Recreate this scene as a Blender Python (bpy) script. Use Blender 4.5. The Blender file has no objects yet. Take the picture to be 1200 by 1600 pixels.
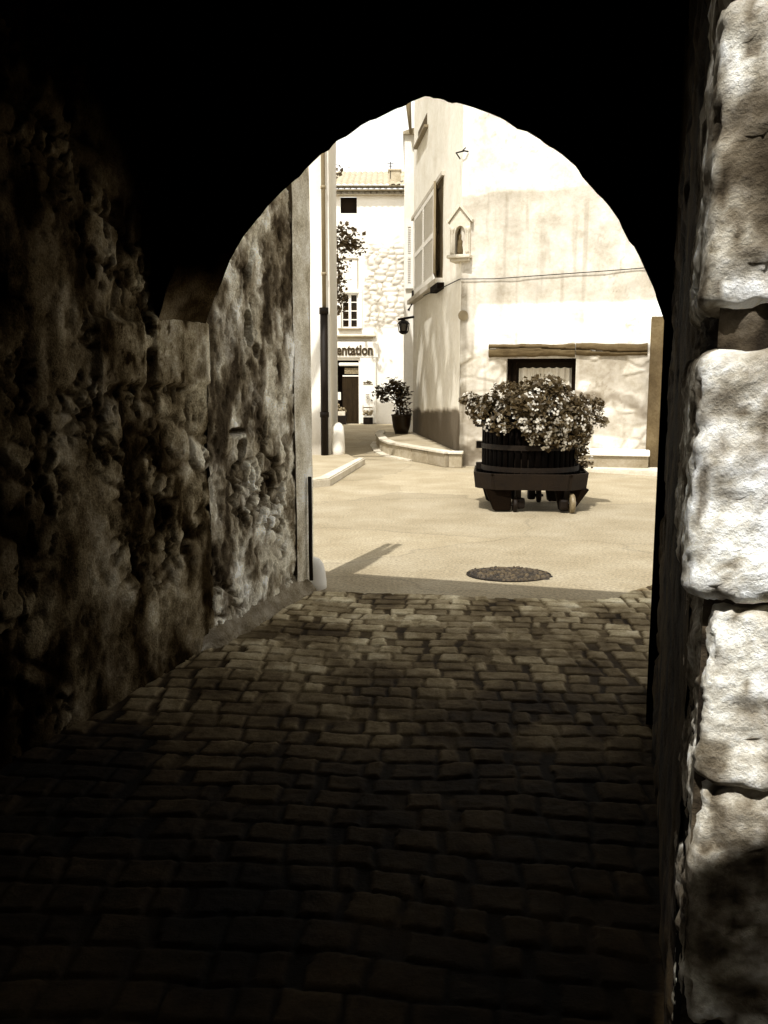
import bpy, bmesh, math, random
import numpy as np
from mathutils import Vector, Matrix
random.seed(7)
R = math.radians
sc = bpy.context.scene
col = sc.collection

# ------------------------------------------------------------------ noise
def _h(ix, iy, s):
    a = (ix.astype(np.int64) * 374761393 + iy.astype(np.int64) * 668265263 + s * 974634777) & 0x7fffffff
    a = ((a ^ (a >> 13)) * 1274126177) & 0x7fffffff
    a = ((a ^ (a >> 15)) * 2246822519) & 0x7fffffff
    return ((a ^ (a >> 16)) & 0xffff) / 65535.0
def vn(x, y, s=0):
    ix = np.floor(x); iy = np.floor(y); fx = x - ix; fy = y - iy
    fx = fx * fx * (3 - 2 * fx); fy = fy * fy * (3 - 2 * fy)
    a = _h(ix, iy, s); b = _h(ix + 1, iy, s); c = _h(ix, iy + 1, s); d = _h(ix + 1, iy + 1, s)
    return (a * (1 - fx) + b * fx) * (1 - fy) + (c * (1 - fx) + d * fx) * fy
def fbm(x, y, o=4, s=0, g=.5):
    t = 0; a = 1; n = 0
    for k in range(o):
        t = t + a * vn(x * 2 ** k + 17.3 * k, y * 2 ** k - 9.1 * k, s + k * 31); n += a; a *= g
    return t / n
def worley(x, y, s=0, j=.9):
    ix = np.floor(x); iy = np.floor(y)
    f1 = np.full(x.shape, 9.); f2 = np.full(x.shape, 9.); idn = np.zeros(x.shape)
    for dx in (-1, 0, 1):
        for dy in (-1, 0, 1):
            cx = ix + dx; cy = iy + dy
            px = cx + .5 + (_h(cx, cy, s) - .5) * j; py = cy + .5 + (_h(cx, cy, s + 5) - .5) * j
            d = np.sqrt((x - px) ** 2 + (y - py) ** 2); r = _h(cx, cy, s + 11)
            m = d < f1
            f2 = np.where(m, f1, np.minimum(f2, d)); idn = np.where(m, r, idn); f1 = np.where(m, d, f1)
    return f1, f2, idn
def sst(a, b, x):
    t = np.clip((x - a) / (b - a), 0, 1); return t * t * (3 - 2 * t)

# ------------------------------------------------------------------ materials (warm monochrome world)
def tint(v):
    v = max(v, 1e-4)
    return (v, v ** 1.16 * .99, v ** 1.52 * .97, 1)
def mat(name, v, var=.3, s1=1.5, s2=30, bump=.25, rough=.9, tone=False, streak=False, spec=.3, dist=.02, metal=0, contrast=1.6):
    m = bpy.data.materials.new(name); m.use_nodes = True
    nt = m.node_tree; N = nt.nodes; L = nt.links
    b = N['Principled BSDF']; b.inputs['Roughness'].default_value = rough
    b.inputs['Specular IOR Level'].default_value = spec; b.inputs['Metallic'].default_value = metal
    tc = N.new('ShaderNodeTexCoord'); mp = N.new('ShaderNodeMapping'); L.new(tc.outputs['Object'], mp.inputs['Vector'])
    if streak: mp.inputs['Scale'].default_value = (1, 1, .22)
    n1 = N.new('ShaderNodeTexNoise'); n1.inputs['Scale'].default_value = s1; n1.inputs['Detail'].default_value = 9; n1.inputs['Roughness'].default_value = .62
    n2 = N.new('ShaderNodeTexNoise'); n2.inputs['Scale'].default_value = s2; n2.inputs['Detail'].default_value = 7; n2.inputs['Roughness'].default_value = .7
    L.new(mp.outputs[0], n1.inputs['Vector']); L.new(tc.outputs['Object'], n2.inputs['Vector'])
    mx = N.new('ShaderNodeMix'); mx.data_type = 'FLOAT'; mx.inputs[0].default_value = .42
    L.new(n1.outputs['Fac'], mx.inputs[2]); L.new(n2.outputs['Fac'], mx.inputs[3])
    mr = N.new('ShaderNodeMapRange'); mr.inputs[1].default_value = .5 - .5 / contrast / 1.6; mr.inputs[2].default_value = .5 + .5 / contrast / 1.6
    L.new(mx.outputs[0], mr.inputs[0])
    cr = N.new('ShaderNodeValToRGB'); e = cr.color_ramp.elements
    e[0].color = tint(v * (1 - var)); e[1].color = tint(min(v * (1 + var), .9)); em = e.new(.5); em.color = tint(v)
    L.new(mr.outputs[0], cr.inputs[0])
    out = cr.outputs[0]
    if tone:
        at = N.new('ShaderNodeAttribute'); at.attribute_name = 'tone'
        mu = N.new('ShaderNodeMix'); mu.data_type = 'RGBA'; mu.blend_type = 'MULTIPLY'; mu.inputs[0].default_value = 1
        mu.clamp_result = False
        gm = N.new('ShaderNodeCombineColor')
        p1 = N.new('ShaderNodeMath'); p1.operation = 'POWER'; p1.inputs[1].default_value = 1.1
        p2 = N.new('ShaderNodeMath'); p2.operation = 'POWER'; p2.inputs[1].default_value = 1.25
        L.new(at.outputs['Fac'], p1.inputs[0]); L.new(at.outputs['Fac'], p2.inputs[0])
        L.new(at.outputs['Fac'], gm.inputs[0]); L.new(p1.outputs[0], gm.inputs[1]); L.new(p2.outputs[0], gm.inputs[2])
        L.new(out, mu.inputs[6]); L.new(gm.outputs[0], mu.inputs[7]); out = mu.outputs[2]
    L.new(out, b.inputs['Base Color'])
    if bump:
        bp = N.new('ShaderNodeBump'); bp.inputs['Strength'].default_value = bump; bp.inputs['Distance'].default_value = dist
        L.new(n2.outputs['Fac'], bp.inputs['Height']); L.new(bp.outputs[0], b.inputs['Normal'])
    return m
def leafmat(name, v, trans=.25, var=.5):
    m = mat(name, v, var, 6, 25, 0, .55, spec=.4)
    nt = m.node_tree; N = nt.nodes; L = nt.links; b = N['Principled BSDF']
    tr = N.new('ShaderNodeBsdfTranslucent'); ms = N.new('ShaderNodeMixShader'); ms.inputs[0].default_value = trans
    src = b.inputs['Base Color'].links[0].from_socket
    L.new(src, tr.inputs['Color']); L.new(b.outputs[0], ms.inputs[1]); L.new(tr.outputs[0], ms.inputs[2])
    L.new(ms.outputs[0], N['Material Output'].inputs['Surface'])
    return m
M = dict(
    tunnel=mat('tunnel_stone', .29, .85, 4, 85, .8, .95, tone=True, dist=.015, contrast=2.2, spec=0),
    vault=mat('black_vault_stone', .002, .5, 3, 30, .5, .95, spec=.03),  # one even near-black tone
    rwall=mat('dark_flank_stone', .035, .7, 4, 40, .6, .95, tone=True),  # dark base tone for the right flank
    wall=mat('weathered_wall_stone', .46, .65, 4, 80, .8, .95, tone=True, contrast=2.1, spec=.1),
    pier=mat('pitted_limestone', .62, .55, 9, 60, .8, .95, tone=True, dist=.012, contrast=1.9),
    mass=mat('rough_masonry', .10, .4, 2, 20, .6, .95),
    sett=mat('worn_setts', .23, .6, 7, 80, .5, .85, tone=True, dist=.008, spec=.08),
    asphalt=mat('old_pale_asphalt', .345, .34, 1.3, 70, .5, .92, dist=.008, contrast=1.5),
    kerb=mat('pale_kerb_stone', .58, .3, 2, 30, .3),
    pave=mat('grey_pavement', .36, .25, 2, 30, .3),
    slab=mat('raised_pavement_slab', .42, .4, 3, 25, .4, tone=True),
    facade=mat('ochre_plaster', .75, .30, 2.2, 16, .3, .95, tone=True, dist=.02),
    render=mat('side_plaster', .68, .14, 1.5, 12, .25, .95, tone=True),
    white=mat('limewash', .82, .07, 1, 12, .12),
    white2=mat('white_paint', .82, .05, 3, 30, .05, .6),
    shop=mat('shop_plaster', .82, .10, 1, 10, .25, tone=True),
    lwhite=mat('chalky_white_wall', .80, .12, 1.2, 14, .2, streak=True, tone=True),
    beam=mat('weathered_oak', .10, .45, 5, 60, .5, .9),
    dwood=mat('near_black_strip', .006, .6, 5, 50, .5, .85, spec=.08),
    cage=mat('tarred_slats', .0015, .7, 6, 60, .5, .85, tone=True, spec=.06),
    tray=mat('rusted_tray_iron', .009, .6, 5, 50, .3, .7, spec=.2),
    iron=mat('black_iron', .007, .5, 10, 60, .3, .6, spec=.2),
    steel=mat('worn_wheel_rim', .20, .4, 10, 60, .2, .4, spec=.5),
    zinc=mat('dull_zinc', .24, .2, 3, 40, .1, .6),
    glass=mat('dark_window_glass', .015, .5, 3, 8, 0, .12, spec=.6),
    dark=mat('dim_interior', .012, .4, 3, 20, 0, .95),
    curtain=mat('sheer_curtain', .62, .12, 6, 40, 0, .9),
    shutter=mat('faded_shutter_paint', .85, .10, 4, 40, .1, .7),
    tile=mat('canal_tile', .42, .4, 3, 30, .3, .9),
    niche=mat('carved_limestone', .60, .18, 5, 30, .3, .9),
    nichein=mat('niche_recess', .12, .6, 6, 30, .3, .95),
    drain=mat('drain_setts', .06, .85, 14, 70, .4, .55, tone=True, spec=.5),
    letter=mat('painted_lettering', .035, .3, 5, 30, 0, .7),
    letter2=mat('lettering_halo', .35, .2, 5, 30, 0, .7),
    post=mat('stained_buttress_stone', .13, .5, 2, 25, .4, tone=True),
    soil=mat('potting_soil', .02, .5, 10, 60, .6),
    pot=mat('dark_glazed_pot', .02, .4, 4, 30, .1, .4),
    leaf=leafmat('geranium_leaf', .09, .4), leafp=leafmat('pale_geranium_leaf', .26, .4, .35), leafd=leafmat('oleander_leaf', .05), leaft=leafmat('plane_leaf', .08),
    petal=leafmat('pale_petal', .72, .35, .2), bark=mat('bark', .12, .5, 4, 30, .6),
    card=mat('card', .8, .04, 3, 20, 0), crate=mat('pale_crate', .6, .25, 6, 40, .1), fruit=mat('produce', .22, .9, 18, 40, .1, .5),
    bead=mat('bead_curtain', .03, .5, 6, 60, .2, .6), ink=mat('ink', .12, .3, 9, 40, 0),
)

def crack(m):
    nt = m.node_tree; N = nt.nodes; L = nt.links; b = N['Principled BSDF']; src = b.inputs['Base Color'].links[0].from_socket
    tc = N.new('ShaderNodeTexCoord'); nz = N.new('ShaderNodeTexNoise'); nz.inputs['Scale'].default_value = 1.3; nz.inputs['Detail'].default_value = 6
    ad = N.new('ShaderNodeVectorMath'); ad.operation = 'MULTIPLY_ADD'; ad.inputs[1].default_value = (.9, .9, 0)
    L.new(tc.outputs['Object'], nz.inputs['Vector']); L.new(nz.outputs['Color'], ad.inputs[0]); L.new(tc.outputs['Object'], ad.inputs[2])
    v = N.new('ShaderNodeTexVoronoi'); v.feature = 'DISTANCE_TO_EDGE'; v.inputs['Scale'].default_value = .42; L.new(ad.outputs[0], v.inputs['Vector'])
    v2 = N.new('ShaderNodeTexVoronoi'); v2.feature = 'F1'; v2.inputs['Scale'].default_value = .42; L.new(ad.outputs[0], v2.inputs['Vector'])
    mr = N.new('ShaderNodeMapRange'); mr.inputs[1].default_value = .0; mr.inputs[2].default_value = .010; mr.inputs[3].default_value = .80; mr.inputs[4].default_value = 1; L.new(v.outputs['Distance'], mr.inputs[0])
    bw = N.new('ShaderNodeRGBToBW'); L.new(v2.outputs['Color'], bw.inputs[0]); m2 = N.new('ShaderNodeMapRange'); m2.inputs[3].default_value = .86; m2.inputs[4].default_value = 1.12; L.new(bw.outputs[0], m2.inputs[0])
    n3 = N.new('ShaderNodeTexNoise'); n3.inputs['Scale'].default_value = 42; n3.inputs['Detail'].default_value = 7; n3.inputs['Roughness'].default_value = .75; L.new(tc.outputs['Object'], n3.inputs['Vector'])
    m3 = N.new('ShaderNodeMapRange'); m3.inputs[1].default_value = .34; m3.inputs[2].default_value = .66; m3.inputs[3].default_value = .55; m3.inputs[4].default_value = 1.42; L.new(n3.outputs['Fac'], m3.inputs[0])
    a = N.new('ShaderNodeMath'); a.operation = 'MULTIPLY'; L.new(mr.outputs[0], a.inputs[0]); L.new(m2.outputs[0], a.inputs[1])
    a2 = N.new('ShaderNodeMath'); a2.operation = 'MULTIPLY'; L.new(a.outputs[0], a2.inputs[0]); L.new(m3.outputs[0], a2.inputs[1])
    sc_ = N.new('ShaderNodeVectorMath'); sc_.operation = 'SCALE'; L.new(src, sc_.inputs[0]); L.new(a2.outputs[0], sc_.inputs['Scale']); L.new(sc_.outputs[0], b.inputs['Base Color'])
crack(M['asphalt'])
# ------------------------------------------------------------------ object helpers
WL = {}
def thing(name, label, cat, loc=(0, 0, 0), group=None):
    o = bpy.data.objects.new(name, None); col.objects.link(o); o.location = loc; o.empty_display_size = .2
    o['label'] = label; o['category'] = cat
    if group: o['group'] = group
    WL[o] = Vector(loc); return o
def tag(o, label=None, cat=None, group=None, kind=None):
    if label: o['label'] = label
    if cat: o['category'] = cat
    if group: o['group'] = group
    if kind: o['kind'] = kind
    return o
def link(name, me, m, parent=None, smooth=False, label=None):
    o = bpy.data.objects.new(name, me); col.objects.link(o)
    if m is not None: me.materials.append(m)
    if parent is not None:
        off = WL[parent]; me.transform(Matrix.Translation(-off)); o.parent = parent; WL[o] = off
    else: WL[o] = Vector((0, 0, 0))
    if smooth: me.polygons.foreach_set('use_smooth', [True] * len(me.polygons))
    if label: o['label'] = label
    return o
def npmesh(name, V, Fq, m, parent=None, tone=None, smooth=True, label=None):
    me = bpy.data.meshes.new(name)
    V = np.asarray(V, dtype=np.float32).reshape(-1, 3); Fq = np.asarray(Fq, dtype=np.int32); k = Fq.shape[1]
    me.vertices.add(len(V)); me.vertices.foreach_set('co', V.ravel())
    me.loops.add(Fq.size); me.loops.foreach_set('vertex_index', Fq.ravel())
    me.polygons.add(len(Fq)); me.polygons.foreach_set('loop_start', np.arange(len(Fq), dtype=np.int32) * k)
    me.update(calc_edges=True); me.validate()
    if tone is not None:
        a = me.attributes.new('tone', 'FLOAT', 'POINT'); a.data.foreach_set('value', np.asarray(tone, dtype=np.float32).ravel())
    return link(name, me, m, parent, smooth, label)
class B:
    """collects primitives into one mesh"""
    def __init__(s): s.bm = bmesh.new()
    def poly(s, pts):
        try: s.bm.faces.new([s.bm.verts.new(p) for p in pts])
        except ValueError: pass
        return s
    def hexa(s, p):   # 8 points: bottom 4, top 4
        v = [s.bm.verts.new(q) for q in p]
        for f in ((3, 2, 1, 0), (4, 5, 6, 7), (0, 1, 5, 4), (1, 2, 6, 5), (2, 3, 7, 6), (3, 0, 4, 7)): s.bm.faces.new([v[i] for i in f])
        return s
    def box(s, c, d, rz=0, bev=0, M4=None):
        t = bmesh.new(); bmesh.ops.create_cube(t, size=1)
        for v in t.verts: v.co = Vector((v.co.x * d[0], v.co.y * d[1], v.co.z * d[2]))
        if bev: bmesh.ops.bevel(t, geom=t.edges[:], offset=bev, segments=2, affect='EDGES', profile=.6)
        mt = Matrix.Translation(c) @ (M4 if M4 else Matrix.Rotation(rz, 4, 'Z'))
        t.transform(mt); s._merge(t); return s
    def _merge(s, t):
        me = bpy.data.meshes.new('tmp'); t.to_mesh(me); t.free(); s.bm.from_mesh(me); bpy.data.meshes.remove(me)
    def prism(s, pts, z0, z1):
        n = len(pts); a = [s.bm.verts.new((p[0], p[1], z0)) for p in pts]; b = [s.bm.verts.new((p[0], p[1], z1)) for p in pts]
        s.bm.faces.new(a[::-1]); s.bm.faces.new(b)
        for i in range(n): s.bm.faces.new((a[i], a[(i + 1) % n], b[(i + 1) % n], b[i]))
        return s
    def extr(s, pts, off):   # planar polygon extruded by a vector
        off = Vector(off); n = len(pts); a = [s.bm.verts.new(p) for p in pts]; b = [s.bm.verts.new(Vector(p) + off) for p in pts]
        s.bm.faces.new(a); s.bm.faces.new(b[::-1])
        for i in range(n): s.bm.faces.new((a[(i + 1) % n], a[i], b[i], b[(i + 1) % n]))
        return s
    def tube(s, pts, r, n=8, r2=None):
        pts = [Vector(p) for p in pts]; rings = []
        for i, p in enumerate(pts):
            d = (pts[min(i + 1, len(pts) - 1)] - pts[max(i - 1, 0)]).normalized()
            up = Vector((0, 0, 1)) if abs(d.z) < .9 else Vector((1, 0, 0))
            a = d.cross(up).normalized(); b = d.cross(a).normalized()
            rr = r if r2 is None else r + (r2 - r) * i / (len(pts) - 1)
            rings.append([s.bm.verts.new(p + a * rr * math.cos(2 * math.pi * k / n) + b * rr * math.sin(2 * math.pi * k / n)) for k in range(n)])
        for q, w in zip(rings, rings[1:]):
            for k in range(n): s.bm.faces.new((q[k], q[(k + 1) % n], w[(k + 1) % n], w[k]))
        s.bm.faces.new(rings[0][::-1]); s.bm.faces.new(rings[-1]); return s
    def lathe(s, c, prof, n=32, axis='Z', cap=True):
        c = Vector(c); rings = []
        for r, z in prof:
            ring = []
            for k in range(n):
                a = 2 * math.pi * k / n
                q = Vector((r * math.cos(a), r * math.sin(a), z)) if axis == 'Z' else (Vector((z, r * math.cos(a), r * math.sin(a))) if axis == 'X' else Vector((r * math.cos(a), z, r * math.sin(a))))
                ring.append(s.bm.verts.new(c + q))
            rings.append(ring)
        for q, w in zip(rings, rings[1:]):
            for k in range(n): s.bm.faces.new((q[k], q[(k + 1) % n], w[(k + 1) % n], w[k]))
        if cap: s.bm.faces.new(rings[0][::-1]); s.bm.faces.new(rings[-1])
        return s
    def out(s, name, m, parent=None, smooth=False, label=None, tone=None):
        bmesh.ops.recalc_face_normals(s.bm, faces=s.bm.faces[:])
        me = bpy.data.meshes.new(name); s.bm.to_mesh(me); s.bm.free()
        if tone is not None:
            a = me.attributes.new('tone', 'FLOAT', 'POINT'); a.data.foreach_set('value', [tone] * len(me.vertices))
        return link(name, me, m, parent, smooth, label)
def grid_idx(nu, nv, keep=None):
    i = np.arange(nu * nv).reshape(nv, nu)
    q = np.stack([i[:-1, :-1], i[:-1, 1:], i[1:, 1:], i[1:, :-1]], -1)
    q = q[keep] if keep is not None else q.reshape(-1, 4)
    return q
def wall(name, p0, d, n, L, z0, z1, res, hf, tf, m, parent=None, holes=(), smooth=True, label=None):
    """heightfield wall: p0 foot corner, d along, n outward normal; hf(u,z) relief, tf(u,z) tone"""
    nu = max(2, int(L / res) + 1); nv = max(2, int((z1 - z0) / res) + 1)
    us = np.linspace(0, L, nu); zs = np.linspace(z0, z1, nv)
    for h in holes:
        for e in (h[0], h[1]): us[np.argmin(abs(us - e))] = e
        for e in (h[2], h[3]): zs[np.argmin(abs(zs - e))] = e
    U, Z = np.meshgrid(us, zs); Hh = hf(U, Z); T = tf(U, Z, Hh)
    V = np.stack([p0[0] + d[0] * U + n[0] * Hh, p0[1] + d[1] * U + n[1] * Hh, Z], -1)
    uc = (U[:-1, :-1] + U[1:, 1:]) / 2; zc = (Z[:-1, :-1] + Z[1:, 1:]) / 2
    keep = np.ones(uc.shape, bool)
    for h in holes: keep &= ~((uc > h[0]) & (uc < h[1]) & (zc > h[2]) & (zc < h[3]))
    return npmesh(name, V, grid_idx(nu, nv, keep), m, parent, T, smooth, label)
def leaves(name, pts, size, m, parent=None, flat=.5, aspect=.6, label=None, seed=1):
    """leaf blades (two quads folded along the midrib) at the given points"""
    rs = np.random.RandomState(seed); P = np.asarray(pts); n = len(P)
    d = rs.normal(size=(n, 3)); d[:, 2] *= flat; d /= np.linalg.norm(d, axis=1)[:, None]
    up = rs.normal(size=(n, 3)) * .6; up[:, 2] += 1
    s = np.cross(d, up); s /= np.linalg.norm(s, axis=1)[:, None]; nn = np.cross(s, d)
    L = size * rs.uniform(.6, 1.25, n)[:, None]; W = L * aspect * .5
    V = np.stack([P - d * L * .5, P + s * W - nn * W * .3 - d * L * .05, P + d * L * .5, P - s * W - nn * W * .3 - d * L * .05], 1)
    b = np.arange(n)[:, None] * 4
    Fq = np.concatenate([b + np.array([0, 1, 2]), b + np.array([0, 2, 3])])
    return npmesh(name, V.reshape(-1, 3), Fq, m, parent, None, False, label)

# ------------------------------------------------------------------ world, sun, camera
SUN = Vector((-.355, -.935)).normalized(); EL = R(57); KE = math.tan(EL)
w = bpy.data.worlds.new('World'); sc.world = w; w.use_nodes = True
nt = w.node_tree; bg = nt.nodes['Background']
sky = nt.nodes.new('ShaderNodeTexSky'); sky.sky_type = 'NISHITA'; sky.sun_disc = False
sky.sun_elevation = EL; sky.sun_rotation = math.atan2(SUN.x, SUN.y) % (2 * math.pi); sky.dust_density = 4; sky.air_density = 1.2
bw = nt.nodes.new('ShaderNodeRGBToBW'); mu = nt.nodes.new('ShaderNodeMix'); mu.data_type = 'RGBA'; mu.blend_type = 'MULTIPLY'; mu.inputs[0].default_value = 1
mu.inputs[7].default_value = (1, .975, .91, 1); mu.clamp_result = False
nt.links.new(sky.outputs[0], bw.inputs[0]); nt.links.new(bw.outputs[0], mu.inputs[6]); 
tcw = nt.nodes.new('ShaderNodeTexCoord'); sx = nt.nodes.new('ShaderNodeSeparateXYZ'); nt.links.new(tcw.outputs['Generated'], sx.inputs[0])
hr = nt.nodes.new('ShaderNodeValToRGB'); nt.links.new(sx.outputs['Z'], hr.inputs[0]); e = hr.color_ramp.elements   # bright summer haze towards the horizon
e[0].position = .0; e[0].color = (1, .98, .92, 1); e[1].position = .85; e[1].color = (.05, .05, .045, 1); em = e.new(.40); em.color = (.72, .70, .655, 1)
hs = nt.nodes.new('ShaderNodeMix'); hs.data_type = 'RGBA'; hs.blend_type = 'ADD'; hs.inputs[0].default_value = 1; hs.clamp_result = False
hm = nt.nodes.new('ShaderNodeVectorMath'); hm.operation = 'SCALE'; hm.inputs['Scale'].default_value = 8; nt.links.new(hr.outputs[0], hm.inputs[0])
nt.links.new(mu.outputs[2], hs.inputs[6]); nt.links.new(hm.outputs[0], hs.inputs[7]); nt.links.new(hs.outputs[2], bg.inputs[0])
bg.inputs[1].default_value = .15
sl = bpy.data.lights.new('sun', 'SUN'); sl.energy = 5; sl.angle = R(.53); sl.color = (1, .975, .92)
so = bpy.data.objects.new('sun', sl); col.objects.link(so)
so.rotation_euler = Vector((SUN.x * math.cos(EL), SUN.y * math.cos(EL), math.sin(EL))).to_track_quat('Z', 'Y').to_euler()
so.location = (-6, -10, 20)
cam = bpy.data.cameras.new('camera'); co = bpy.data.objects.new('camera', cam); col.objects.link(co); sc.camera = co
co.location = (0, 0, 1.5); co.rotation_euler = (R(90 - 8.43), 0, 0)
cam.sensor_fit = 'VERTICAL'; cam.sensor_height = 36; cam.lens = 36 * 1350 / 1600; cam.clip_start = .05; cam.clip_end = 2000
vs = sc.view_settings; vs.view_transform = 'Standard'; vs.look = 'None'; vs.exposure = 0

# ------------------------------------------------------------------ tunnel frame
ux, uy, vx, vy = .2988, .9543, .9543, -.2988
ML = (-1.850, 2.017); WID = 2.40
def T(s, w_, z=0): return Vector((ML[0] + s * ux + w_ * vx, ML[1] + s * uy + w_ * vy, z))
def tbox(b, s0, s1, w0, w1, z0, z1): return b.hexa([T(s0, w0, z0), T(s1, w0, z0), T(s1, w1, z0), T(s0, w1, z0), T(s0, w0, z1), T(s1, w0, z1), T(s1, w1, z1), T(s0, w1, z1)])

# ------------------------------------------------------------------ ground
b = B(); b.poly([(-300, -300, 0), (300, -300, 0), (300, 300, 0), (-300, 300, 0)])
tag(b.out('street', M['asphalt']), kind='structure')
# worn setts of the passage
def setts():
    x0, x1, y0, y1, r = -2.3, 2.75, 1.2, 6.7, .0105
    nx = int((x1 - x0) / r); ny = int((y1 - y0) / r)
    X, Y = np.meshgrid(np.linspace(x0, x1, nx), np.linspace(y0, y1, ny))
    a = R(-5); Xr = X * math.cos(a) + Y * math.sin(a); Yr = -X * math.sin(a) + Y * math.cos(a)
    Xr = Xr + (fbm(X * 1.1, Y * 1.1, 3, 3) - .5) * .16; Yr = Yr + (fbm(X * .9, Y * .9, 3, 4) - .5) * .20 + .03 * np.sin(X * 1.7)
    Xr += (fbm(X * 9, Y * 9, 2, 8) - .5) * .022; Yr += (fbm(X * 9, Y * 9, 2, 9) - .5) * .022
    rp = .136; row = np.floor(Yr / rp); fy = Yr / rp - row
    wdt = .165 + .07 * (_h(row, row * 0, 2) - .5)
    uu = Xr / wdt + _h(row, row * 0, 1) * 7; c0 = np.floor(uu)
    def edge(c): return c + (_h(c, row, 21) - .5) * .66
    c = np.where(uu < edge(c0), c0 - 1, c0); e0 = edge(c); e1 = edge(c + 1)
    fx = (uu - e0) / (e1 - e0); W = (e1 - e0) * wdt
    dx = np.minimum(fx, 1 - fx) * W; dy = np.minimum(fy, 1 - fy) * rp
    dm = np.minimum(dx, dy); dd = dx * dy / (dx + dy + .004) * 1.5
    rnd = _h(c, row, 33); rn2 = _h(c, row, 34)
    body = sst(.003, .015, dm + (fbm(X * 40, Y * 40, 3, 77) - .5) * .008)
    Z = body * (.009 + .008 * (rnd - .5)) + body * ((fx - .5) * (rn2 - .5) * .012 + (fy - .5) * (rnd - .5) * .010) + (fbm(X * 30, Y * 30, 3, 6) - .5) * .006 * body
    Z += body * (fbm(X * 55, Y * 55, 3, 7) - .5) * .004 + .016 + (fbm(X * .8, Y * .8, 2, 50) - .5) * .012
    fill = np.maximum(body, .75 * sst(.52, .62, fbm(X * 3.2, Y * 3.2, 4, 81)))
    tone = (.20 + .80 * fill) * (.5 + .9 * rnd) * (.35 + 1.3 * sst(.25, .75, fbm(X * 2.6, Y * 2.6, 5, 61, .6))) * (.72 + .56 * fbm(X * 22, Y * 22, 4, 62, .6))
    tone *= .07 + 1.5 * sst(2.6, 6.3, Y + .8 * (fbm(X * .9, Y * .9, 3, 63) - .5))      # painted light falloff: dark under the vault, pale at the exit
    # far edge: the setts stop on an uneven line where the road surface begins
    lim = 6.10 - .13 * (X + .5) + .012 * np.sin(X * 5) + .03 * (fbm(X * 9, Y * 0, 3, 71) - .5)
    lim = np.where(X > 1.55, lim + (X - 1.55) * 1.25, lim)
    k = (1 - sst(-.03, .03, Y - lim)) 
    Z = Z * k - .02 * (1 - k)
    V = np.stack([X, Y, Z], -1)
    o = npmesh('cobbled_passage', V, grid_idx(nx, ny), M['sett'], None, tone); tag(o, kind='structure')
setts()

# ------------------------------------------------------------------ gateway
g = thing('stone_gateway', 'dark vaulted stone gateway with a pointed arch framing the square', 'gateway', T(1.4, 1.2))
def rub(seed, sx, sz, rel, plaster=.5, holes=(), shade_tone=None, ashlar=()):
    """old rubble: stones of mixed size, hidden in places under flat render; returns (relief, tone)"""
    st = {}
    def hf(U, Z):
        wx = U + (fbm(U * 5, Z * 5, 4, seed) - .5) * .20; wz = Z + (fbm(U * 5, Z * 5, 4, seed + 3) - .5) * .15
        f1, f2, rid = worley(wx / sx + seed, wz / sz, seed)
        g1, g2, gid = worley(wx / (sx * .42) + seed, wz / (sz * .45), seed + 60)
        sel = sst(.38, .42, fbm(U * 2.1, Z * 2.6, 3, seed + 70))
        e = sst(.01, .22, f2 - f1) * sel + sst(.01, .28, g2 - g1) * (1 - sel); rid = rid * sel + gid * (1 - sel)
        big = fbm(U * 1.5 + 3, Z * 1.15, 5, seed + 7)
        pl = sst(plaster - .035, plaster + .035, big)
        fine = fbm(U * 16, Z * 16, 5, seed + 9, .6) - .5; med = fbm(U * 5, Z * 4, 4, seed + 8) - .5
        st['pl'] = pl; st['e'] = e; st['rid'] = rid; st['fine'] = fine
        h = e * rel * (.35 + .8 * rid) * (1 - pl) + pl * rel * .80 + fine * rel * .75 + med * rel * .5
        pit = sst(.575, .64, fbm(U * 17, Z * 13, 5, seed + 80, .6)) * (.4 + .6 * (1 - pl)); h = h - pit * rel * .6; st['pit'] = pit
        st['hole'] = 0
        for (hu, hz, ru, rz, dp) in holes:
            q = ((U - hu) / ru) ** 2 + ((Z - hz) / rz) ** 2 + (fbm(U * 14, Z * 14, 3, seed + 20) - .5) * 1.5
            m_ = 1 - sst(.5, 1.0, q); h = h * (1 - m_) - dp * m_; st['hole'] = np.maximum(st['hole'], m_)
        st['strip'] = 0
        for (a0_, a1_, b0_, b1_) in ashlar:      # dressed impost blocks, nearly flush
            m_ = sst(a0_ - .012, a0_ + .012, U) * (1 - sst(a1_ - .012, a1_ + .012, U)) * sst(b0_ - .012, b0_ + .012, Z) * (1 - sst(b1_ - .012, b1_ + .012, Z))
            h = h * (1 - m_) + (rel * 1.5 + fine * rel * .5) * m_
            st['strip'] = np.maximum(st['strip'], m_ * sst(a1_ - .10, a1_ - .03, U)); st['pl'] = np.maximum(st['pl'], m_)  # lit right edge of each block painted into its tone
        return h - rel * .6
    def tf(U, Z, H):
        pl, e, rid = st['pl'], st['e'], st['rid']
        t = (1 - pl) * (.42 + .58 * e) * (.45 + 1.1 * rid) + pl * (.60 + .55 * fbm(U * 3, Z * 5, 4, seed + 40))
        blot = fbm(U * 6, Z * 3.2, 5, seed + 44, .62)
        t = t * (.25 + 1.55 * sst(.30, .72, blot)) * (1 + 1.3 * st['fine'])
        pale = sst(.60, .70, fbm(U * 3.4 + 7, Z * 2.6, 5, seed + 48, .62)); t = t * (1 + .9 * pale)
        t = np.where(t > .55, .55 + (t - .55) * 1.25, .55 * (np.maximum(t, 0) / .55) ** 1.5)
        t = t * (1 + .9 * st['strip']) * (1 - .80 * st['pit'])
        if shade_tone is not None: t = t * shade_tone(U, Z)
        return np.clip(t * (1 - .92 * st['hole']), .015, 2.1)
    return hf, tf
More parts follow.
